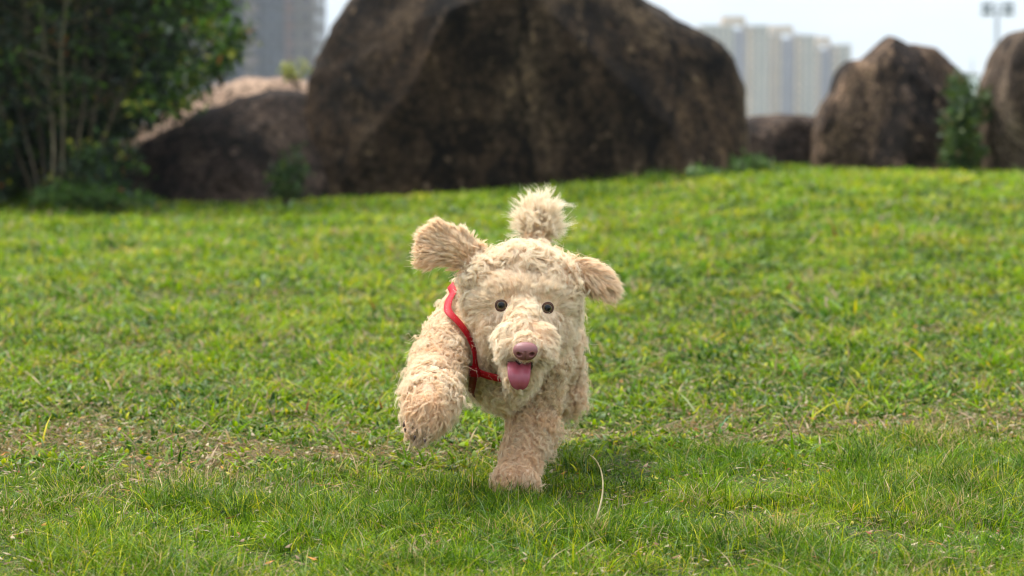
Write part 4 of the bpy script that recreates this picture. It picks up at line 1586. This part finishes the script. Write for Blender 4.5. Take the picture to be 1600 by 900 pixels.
# crown: leaf clusters through the volume inside the outline seen in the photo
def inside(a_, b_):
    edge = np.interp(b_, [-400, -100, 0, 60, 105, 140, 175, 205, 240, 300], [410, 385, 355, 368, 355, 312, 275, 215, 195, 185])
    return edge
cent, sprd = [], []
for k in range(2100):
    b_ = pr.uniform(-330, 300)
    ed = inside(0, b_)
    a_ = pr.uniform(-260, ed)
    if b_ > 215 and not (150 < a_ < 215 or a_ < 40) and pr.random() < 0.72:
        continue
    if b_ > 90 and 20 < a_ < 210 and pr.random() < 0.5:
        continue
    if a_ > ed - 75 and pr.random() < 0.45:      # loose ragged edge
        continue
    dpt = pr.normal(0, 0.42)
    cent.append(P(a_, b_, 16.15 + dpt)); sprd.append((0.055, 0.09, 0.05))
cent, sprd = np.array(cent), np.array(sprd)
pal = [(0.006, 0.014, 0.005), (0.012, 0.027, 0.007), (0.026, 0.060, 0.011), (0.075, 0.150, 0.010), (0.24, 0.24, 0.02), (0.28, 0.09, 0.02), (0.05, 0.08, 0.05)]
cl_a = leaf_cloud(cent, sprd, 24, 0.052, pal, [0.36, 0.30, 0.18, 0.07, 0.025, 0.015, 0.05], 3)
# sprays reaching out at the upper right, sunlight put into their lighter leaf colours
cent2, sp2 = [], []
for k in range(230):
    b_ = pr.uniform(-120, 175)
    ed = inside(0, b_)
    cent2.append(P(ed - abs(pr.normal(0, 70)) + 12, b_, 15.6 + pr.normal(0, 0.25))); sp2.append((0.05, 0.06, 0.035))
cl_b = leaf_cloud(np.array(cent2), np.array(sp2), 13, 0.055, pal, [0.03, 0.08, 0.32, 0.44, 0.09, 0.02, 0.02], 4)
# low blue-green and yellow growth at the foot
cent3, sp3 = [], []
for k in range(90):
    a_ = pr.normal(150, 32); b_ = pr.uniform(225, 305)
    cent3.append(P(a_, b_, 15.45 + pr.normal(0, 0.12))); sp3.append((0.035, 0.05, 0.03))
cl_c = leaf_cloud(np.array(cent3), np.array(sp3), 12, 0.045, pal, [0.10, 0.24, 0.28, 0.10, 0.06, 0.02, 0.20], 6)
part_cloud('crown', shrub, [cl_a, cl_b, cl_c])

# --- dark shrub added behind to block the light between the stems
def bush(name, label, cat, base_px, Yb, blobs, per, size, prob, seed, spread=(0.06, 0.08, 0.05), pal_=None, stems_=6, group=None, leafmat=None):
    e_ = empty(name, P(*base_px, Yb))
    tag(e_, label, cat, group)
    r = np.random.default_rng(seed)
    cs, ss = [], []
    for a_, b_, Y_, ra_, rb_, n_ in blobs:
        k = 0
        while k < n_:
            u_, v_, w_ = r.uniform(-1, 1, 3)
            q = u_ * u_ + v_ * v_
            if q > 1 or q < r.random() * 0.25:
                continue
            cs.append(P(a_ + u_ * ra_, b_ + v_ * rb_, Y_ + w_ * ra_ / F * Y_ * 0.8)); ss.append(spread)
            k += 1
    cs = np.array(cs)
    bm = bmesh.new()
    base = np.array(P(*base_px, Yb))
    pick = r.choice(len(cs), min(stems_, len(cs)), replace=False)
    for i in pick:
        c_ = cs[i]
        mid_ = base * 0.5 + c_ * 0.5 + r.normal(0, 0.02, 3)
        tube(bm, [base + np.array((r.normal(0, .02), r.normal(0, .02), -0.03)), mid_, c_], [0.008, 0.005, 0.002], 6)
    parent_keep(obj_bm('stem', bm, M_bark, smooth=True), e_)
    part_cloud('foliage', e_, [leaf_cloud(cs, np.array(ss), per, size, pal_ or pal, prob, seed + 1)], leafmat)
    return e_


bush('added_dark_shrub', 'dark dense shrub added behind the thin stems to block light', 'shrub', (90, 300, ), 17.6,
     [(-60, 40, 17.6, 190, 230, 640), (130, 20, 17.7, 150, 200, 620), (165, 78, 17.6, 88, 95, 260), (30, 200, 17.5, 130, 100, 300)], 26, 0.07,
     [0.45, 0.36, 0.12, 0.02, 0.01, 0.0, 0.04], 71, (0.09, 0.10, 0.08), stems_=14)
FRESH = [(0.016, 0.040, 0.008), (0.032, 0.075, 0.012), (0.08, 0.14, 0.02), (0.18, 0.22, 0.03)]
bush('leafy_weed', 'feathery green weed growing in the crevice beside the sloping slab', 'weed', (448, 318), 15.9,
     [(448, 285, 15.9, 26, 30, 34), (462, 252, 15.95, 13, 22, 14)], 16, 0.035, [0.42, 0.38, 0.16, 0.04], 81, (0.03, 0.03, 0.025), FRESH)
bush('leafy_weed', 'yellow green sprig standing on the pale sandy boulder', 'weed', (462, 128), 18.6,
     [(462, 108, 18.6, 20, 12, 9), (452, 118, 18.6, 9, 8, 4)], 12, 0.045, [0.0, 0.05, 0.35, 0.60], 85, (0.02, 0.02, 0.02), [(0.05, 0.1, 0.02), (0.1, 0.16, 0.03), (0.2, 0.26, 0.05), (0.34, 0.34, 0.06)])
bush('leafy_weed', 'broad clump of grey green weeds at the lower corner of the largest boulder', 'weed', (1165, 266), 16.9,
     [(1170, 256, 16.9, 28, 10, 30), (1120, 268, 16.3, 40, 5, 14)], 14, 0.04, [0.25, 0.45, 0.25, 0.05], 91, (0.03, 0.04, 0.018), [(0.03, 0.075, 0.01), (0.06, 0.135, 0.012), (0.13, 0.19, 0.06), (0.2, 0.24, 0.04)])
bush('leafy_weed', 'low green weeds at the foot of the many-stemmed shrub', 'weed', (190, 318), 15.2,
     [(120, 304, 15.2, 70, 12, 50), (200, 313, 15.1, 40, 5, 14)], 14, 0.042, [0.38, 0.42, 0.18, 0.02], 95, (0.03, 0.04, 0.02), [(0.025, 0.06, 0.008), (0.05, 0.11, 0.010), (0.10, 0.16, 0.03), (0.2, 0.22, 0.03)])
bush('ivy', 'green ivy climbing the gap between the jagged and the speckled boulder', 'ivy', (1500, 262), 17.3,
     [(1503, 235, 17.2, 26, 28, 90), (1500, 190, 17.25, 22, 30, 80), (1505, 158, 17.35, 16, 18, 36), (1497, 135, 17.5, 14, 14, 22), (1535, 165, 17.35, 10, 22, 20)], 15, 0.042, [0.40, 0.40, 0.16, 0.04], 101,
     (0.03, 0.04, 0.03), [(0.018, 0.042, 0.008), (0.042, 0.085, 0.010), (0.10, 0.14, 0.02), (0.22, 0.15, 0.06)])

# --- dry stalk standing in the grass in front
st = empty('dry_stalk', P(925, 852, 3.80))
tag(st, 'single bent dry straw stalk standing up in the near grass', 'grass stalk')
M_dry = bark('dry_stalk_skin', (0.38, 0.28, 0.13), (0.58, 0.46, 0.25), 90)
bm = bmesh.new()
pp = resample([np.array(P(*q)) for q in ((922, 866, 3.80), (925, 838, 3.80), (934, 805, 3.80), (941, 775, 3.81), (942, 752, 3.82), (938, 732, 3.83), (930, 718, 3.83), (923, 712, 3.82))], 0.006)
rr = np.interp(np.linspace(0, 1, len(pp)), [0, 0.15, 0.5, 0.85, 0.95, 1], [0.0030, 0.0022, 0.0014, 0.0011, 0.0014, 0.0006])
tube(bm, pp, list(rr), 7)
parent_keep(obj_bm('stem', bm, M_dry, smooth=True), st)
lv = []
bs = np.array(P(926, 842, 3.80)); N_ = 26
base_ = bs + pr.normal(0, 1, (N_, 3)) * np.array((0.010, 0.012, 0.002)) + np.array((0.004, 0, 0.0))
cdry = np.array([(0.42, 0.33, 0.16), (0.16, 0.24, 0.03), (0.28, 0.30, 0.06)])[pr.choice(3, N_, p=[0.5, 0.25, 0.25])]
lv = strips(base_, pr.uniform(0.03, 0.065, N_), pr.normal(0.3, 1.0, N_), pr.uniform(0.2, 1.4, N_), pr.uniform(0.002, 0.0042, N_), cdry, 4)
part_cloud('leaf', st, [lv], M_litter)

# ------------------------------------------------------------------ far buildings
def facade(name, wall, glass, sx=0.30, sz=0.33):
    """wall with rows of small windows, one row every storey"""
    m, t = mat_new(name)
    c = nd(t, 'ShaderNodeTexCoord')
    mp = nd(t, 'ShaderNodeMapping')
    t.links.new(c.outputs['Object'], mp.inputs[0])
    sp = nd(t, 'ShaderNodeSeparateXYZ')
    t.links.new(mp.outputs[0], sp.inputs[0])
    ad = nd(t, 'ShaderNodeMath', operation='ADD')
    t.links.new(sp.outputs[0], ad.inputs[0])
    t.links.new(sp.outputs[1], ad.inputs[1])

    def gate(src, period, lo):
        a_ = nd(t, 'ShaderNodeMath', operation='MULTIPLY'); a_.inputs[1].default_value = 1 / period
        t.links.new(src, a_.inputs[0])
        f_ = nd(t, 'ShaderNodeMath', operation='FRACT')
        t.links.new(a_.outputs[0], f_.inputs[0])
        g_ = nd(t, 'ShaderNodeMath', operation='GREATER_THAN'); g_.inputs[1].default_value = lo
        t.links.new(f_.outputs[0], g_.inputs[0])
        return g_.outputs[0]
    g1 = gate(ad.outputs[0], 2.2, 0.45)
    g2 = gate(sp.outputs[2], 3.0, 0.48)
    ml = nd(t, 'ShaderNodeMath', operation='MULTIPLY')
    t.links.new(g1, ml.inputs[0]); t.links.new(g2, ml.inputs[1])
    nz = nd(t, 'ShaderNodeTexNoise'); nz.inputs['Scale'].default_value = 0.25; nz.inputs['Detail'].default_value = 3
    t.links.new(c.outputs['Object'], nz.inputs['Vector'])
    mr = nd(t, 'ShaderNodeMapRange'); mr.inputs['To Min'].default_value = 0.7; mr.inputs['To Max'].default_value = 1.3
    t.links.new(nz.outputs['Fac'], mr.inputs['Value'])
    vs = nd(t, 'ShaderNodeVectorMath', operation='SCALE'); vs.inputs[0].default_value = wall
    t.links.new(mr.outputs[0], vs.inputs['Scale'])
    mm = nd(t, 'ShaderNodeMix', data_type='RGBA')
    t.links.new(ml.outputs[0], mm.inputs['Factor'])
    t.links.new(vs.outputs[0], mm.inputs[6])
    mm.inputs[7].default_value = (*glass, 1)
    b = nd(t, 'ShaderNodeBsdfPrincipled')
    t.links.new(mm.outputs[2], b.inputs['Base Color'])
    rg = nd(t, 'ShaderNodeMapRange'); rg.inputs['To Min'].default_value = 0.85; rg.inputs['To Max'].default_value = 0.25
    t.links.new(ml.outputs[0], rg.inputs['Value'])
    t.links.new(rg.outputs[0], b.inputs['Roughness'])
    o = nd(t, 'ShaderNodeOutputMaterial')
    t.links.new(b.outputs[0], o.inputs[0])
    return m


GL = (0.11, 0.10, 0.10)
F_beige = facade('beige_wall_windows', (0.50, 0.355, 0.225), GL)
F_grey = facade('pale_grey_wall_windows', (0.38, 0.325, 0.25), GL)
F_dark = facade('recessed_dark_wall_windows', (0.25, 0.22, 0.25), (0.12, 0.11, 0.14))
F_pink = facade('pinkish_wall_windows', (0.15, 0.11, 0.105), (0.06, 0.055, 0.07))
F_blue = facade('blue_grey_wall_windows', (0.075, 0.073, 0.092), (0.05, 0.055, 0.08))
F_red = facade('dull_red_wall_windows', (0.15, 0.085, 0.08), (0.08, 0.06, 0.07))
F_brown = facade('grey_brown_wall_windows', (0.12, 0.095, 0.09), (0.06, 0.05, 0.06))
F_cap = principled('roof_plant_room_wall', (0.52, 0.39, 0.27), 0.8, 0.2)
F_slab = principled('roof_edge_concrete', (0.36, 0.34, 0.31), 0.8, 0.2)


def pbox(name, px0, px1, pytop, Y, dep, zb, mat, parent, roofed=True, inset=0.0):
    """box whose front spans px0..px1 and whose top is at pytop, standing on zb"""
    x0, x1 = P(px0, pytop, Y)[0], P(px1, pytop, Y)[0]
    zt = P(px0, pytop, Y)[2]
    bm = bmesh.new()
    bmesh.ops.create_cube(bm, size=1.0, matrix=Matrix.Translation(((x0 + x1) / 2, Y + dep / 2 + inset, (zt + zb) / 2)) @ Matrix.Diagonal((x1 - x0, dep, zt - zb, 1)))
    o_ = obj_bm(name, bm, mat)
    parent_keep(o_, parent)
    if roofed:
        bm = bmesh.new()
        bmesh.ops.create_cube(bm, size=1.0, matrix=Matrix.Translation(((x0 + x1) / 2, Y + dep / 2 + inset, zt + 0.35)) @ Matrix.Diagonal((x1 - x0 + 0.3, dep + 0.6, 0.7, 1)))
        r_ = obj_bm('roof', bm, F_slab)
        parent_keep(r_, parent)
    return o_


def tower(label, Y, bays, caps, dep=22, zb=-31):
    xa = P((bays[0][0] + bays[-1][1]) / 2, 150, Y)[0]
    e_ = empty('apartment_tower', (xa, Y, zb))
    tag(e_, label, 'tower', 'apartment towers on the skyline')
    for i, (a_, b_, top, mat, inset) in enumerate(bays):
        pbox('recessed_window_bay' if inset > 0.9 else 'wall', a_, b_, top, Y, dep - inset, zb, mat, e_, inset < 0.9, inset)
    for a_, b_, top, bot in caps:
        z0 = P(a_, bot, Y)[2] + 0.705
        pbox('roof_plant_room', a_, b_, top, Y + 2, dep * 0.5, z0, F_cap, e_, False)
    return e_


tower('tallest pale tower, partly hidden by the largest boulder, with square tan roof block', 880,
      [(1096, 1146, 42, F_grey, 0.0), (1146, 1166, 46, F_dark, 2.0), (1166, 1179, 42, F_beige, 0.4), (1179, 1201, 42, F_grey, 0.0)], [(1129, 1165, 25, 42)])
tower('middle pale tower with a dark window bay and wide tan roof block', 900,
      [(1202, 1222, 55, F_beige, 0.4), (1222, 1243, 60, F_dark, 2.0), (1243, 1254, 56, F_beige, 0.4), (1254, 1274, 57, F_grey, 0.0)], [(1204, 1240, 40, 55)])
tower('shortest pale tower stepping down to the jagged boulder, small tan roof block', 920,
      [(1275, 1282, 73, F_beige, 0.4), (1282, 1301, 77, F_dark, 2.0), (1301, 1311, 73, F_beige, 0.2), (1311, 1330, 72, F_grey, 0.0)], [(1277, 1298, 57, 73)])
tower('huge grey purple tower cut off by the top edge, behind the sandy boulder', 420,
      [(255, 345, -620, F_pink, 0.0), (345, 374, -600, F_blue, 2.0), (374, 397, -620, F_pink, 0.0), (397, 440, -600, F_blue, 1.6), (440, 454, -620, F_red, 0.2), (454, 488, -610, F_brown, 0.0)], [(380, 470, -650, -620)], 25, -31)

# --- floodlight mast
YM = 150.0
mb = P(1558, 15, YM)
zgm = float(terrain(np.array([mb[0]]), np.array([YM]))[0])
mast = empty('floodlight_mast', (mb[0], YM, zgm))
tag(mast, 'slender mast with two clusters of floodlights above the far boulder', 'floodlight')
M_mast = principled('galvanised_steel', (0.20, 0.23, 0.25), 0.5, 0.5)
M_lampg = principled('floodlight_housing', (0.10, 0.13, 0.16), 0.4, 0.5)
bm = bmesh.new()
tube(bm, [(mb[0], YM, zgm - 0.2), (mb[0], YM, (zgm + mb[2]) / 2), (mb[0], YM, mb[2] + 0.2)], [0.26, 0.20, 0.12], 12)
parent_keep(obj_bm('pole', bm, M_mast, smooth=True), mast)
bm = bmesh.new()
for dz in (-0.15, 0.30):
    tube(bm, [(mb[0] - 0.95, YM, mb[2] + dz), (mb[0] + 0.95, YM, mb[2] + dz)], [0.05, 0.05], 6)
parent_keep(obj_bm('crossbar', bm, M_mast), mast)
for dx in (-0.85, -0.5, 0.5, 0.85):
    for dz in (-0.15, 0.30):
        bm = bmesh.new()
        bmesh.ops.create_cone(bm, cap_ends=True, segments=16, radius1=0.20, radius2=0.10, depth=0.26)
        bmesh.ops.transform(bm, matrix=Matrix.Translation((mb[0] + dx, YM - 0.12, mb[2] + dz)) @ Vector((0.25 * dx, 1, 0.7)).to_track_quat('Z', 'Y').to_matrix().to_4x4(), verts=bm.verts[:])
        parent_keep(obj_bm('floodlight', bm, M_lampg), mast)

# --- small white hut far beyond the gap in the boulders
YH = 110.0
hb = P(1519, 135, YH)
zgh = float(terrain(np.array([hb[0]]), np.array([YH]))[0])
hut = empty('white_tower', (hb[0], YH, zgh))
tag(hut, 'tiny white roof structure glimpsed in the gap above the ivy', 'structure')
M_white = principled('white_painted_wall', (0.82, 0.84, 0.85), 0.7, 0.3)
wx = 0.28
bm = bmesh.new()
bmesh.ops.create_cube(bm, size=1.0, matrix=Matrix.Translation((hb[0], YH + 0.6, (zgh + hb[2] + 0.45) / 2)) @ Matrix.Diagonal((2 * wx, 1.2, hb[2] + 0.45 - zgh, 1)))
parent_keep(obj_bm('wall', bm, M_white), hut)
bm = bmesh.new()
bmesh.ops.create_cube(bm, size=1.0, matrix=Matrix.Translation((hb[0], YH + 0.6, hb[2] + 0.51)) @ Matrix.Diagonal((2 * wx + 0.12, 1.35, 0.12, 1)))
parent_keep(obj_bm('roof', bm, F_slab), hut)
bm = bmesh.new()
tube(bm, [(hb[0] + 0.1, YH + .6, hb[2] + 0.55), (hb[0] + 0.1, YH + .6, hb[2] + 1.25)], [0.03, 0.02], 6)
parent_keep(obj_bm('antenna', bm, M_mast), hut)

# ------------------------------------------------------------------ haze
m, t = mat_new('thin_haze')
pv = nd(t, 'ShaderNodeVolumePrincipled')
pv.inputs['Color'].default_value = (0.86, 0.91, 1.0, 1)
pv.inputs['Density'].default_value = 0.00024
pv.inputs['Anisotropy'].default_value = 0.2
o = nd(t, 'ShaderNodeOutputMaterial')
t.links.new(pv.outputs[0], o.inputs[1])
bm = bmesh.new()
bmesh.ops.create_cube(bm, size=1.0, matrix=Matrix.Translation((0, 750, 53.5)) @ Matrix.Diagonal((6100, 4600, 173, 1)))
hz = obj_bm('haze', bm, m)
tag(hz, kind='stuff')
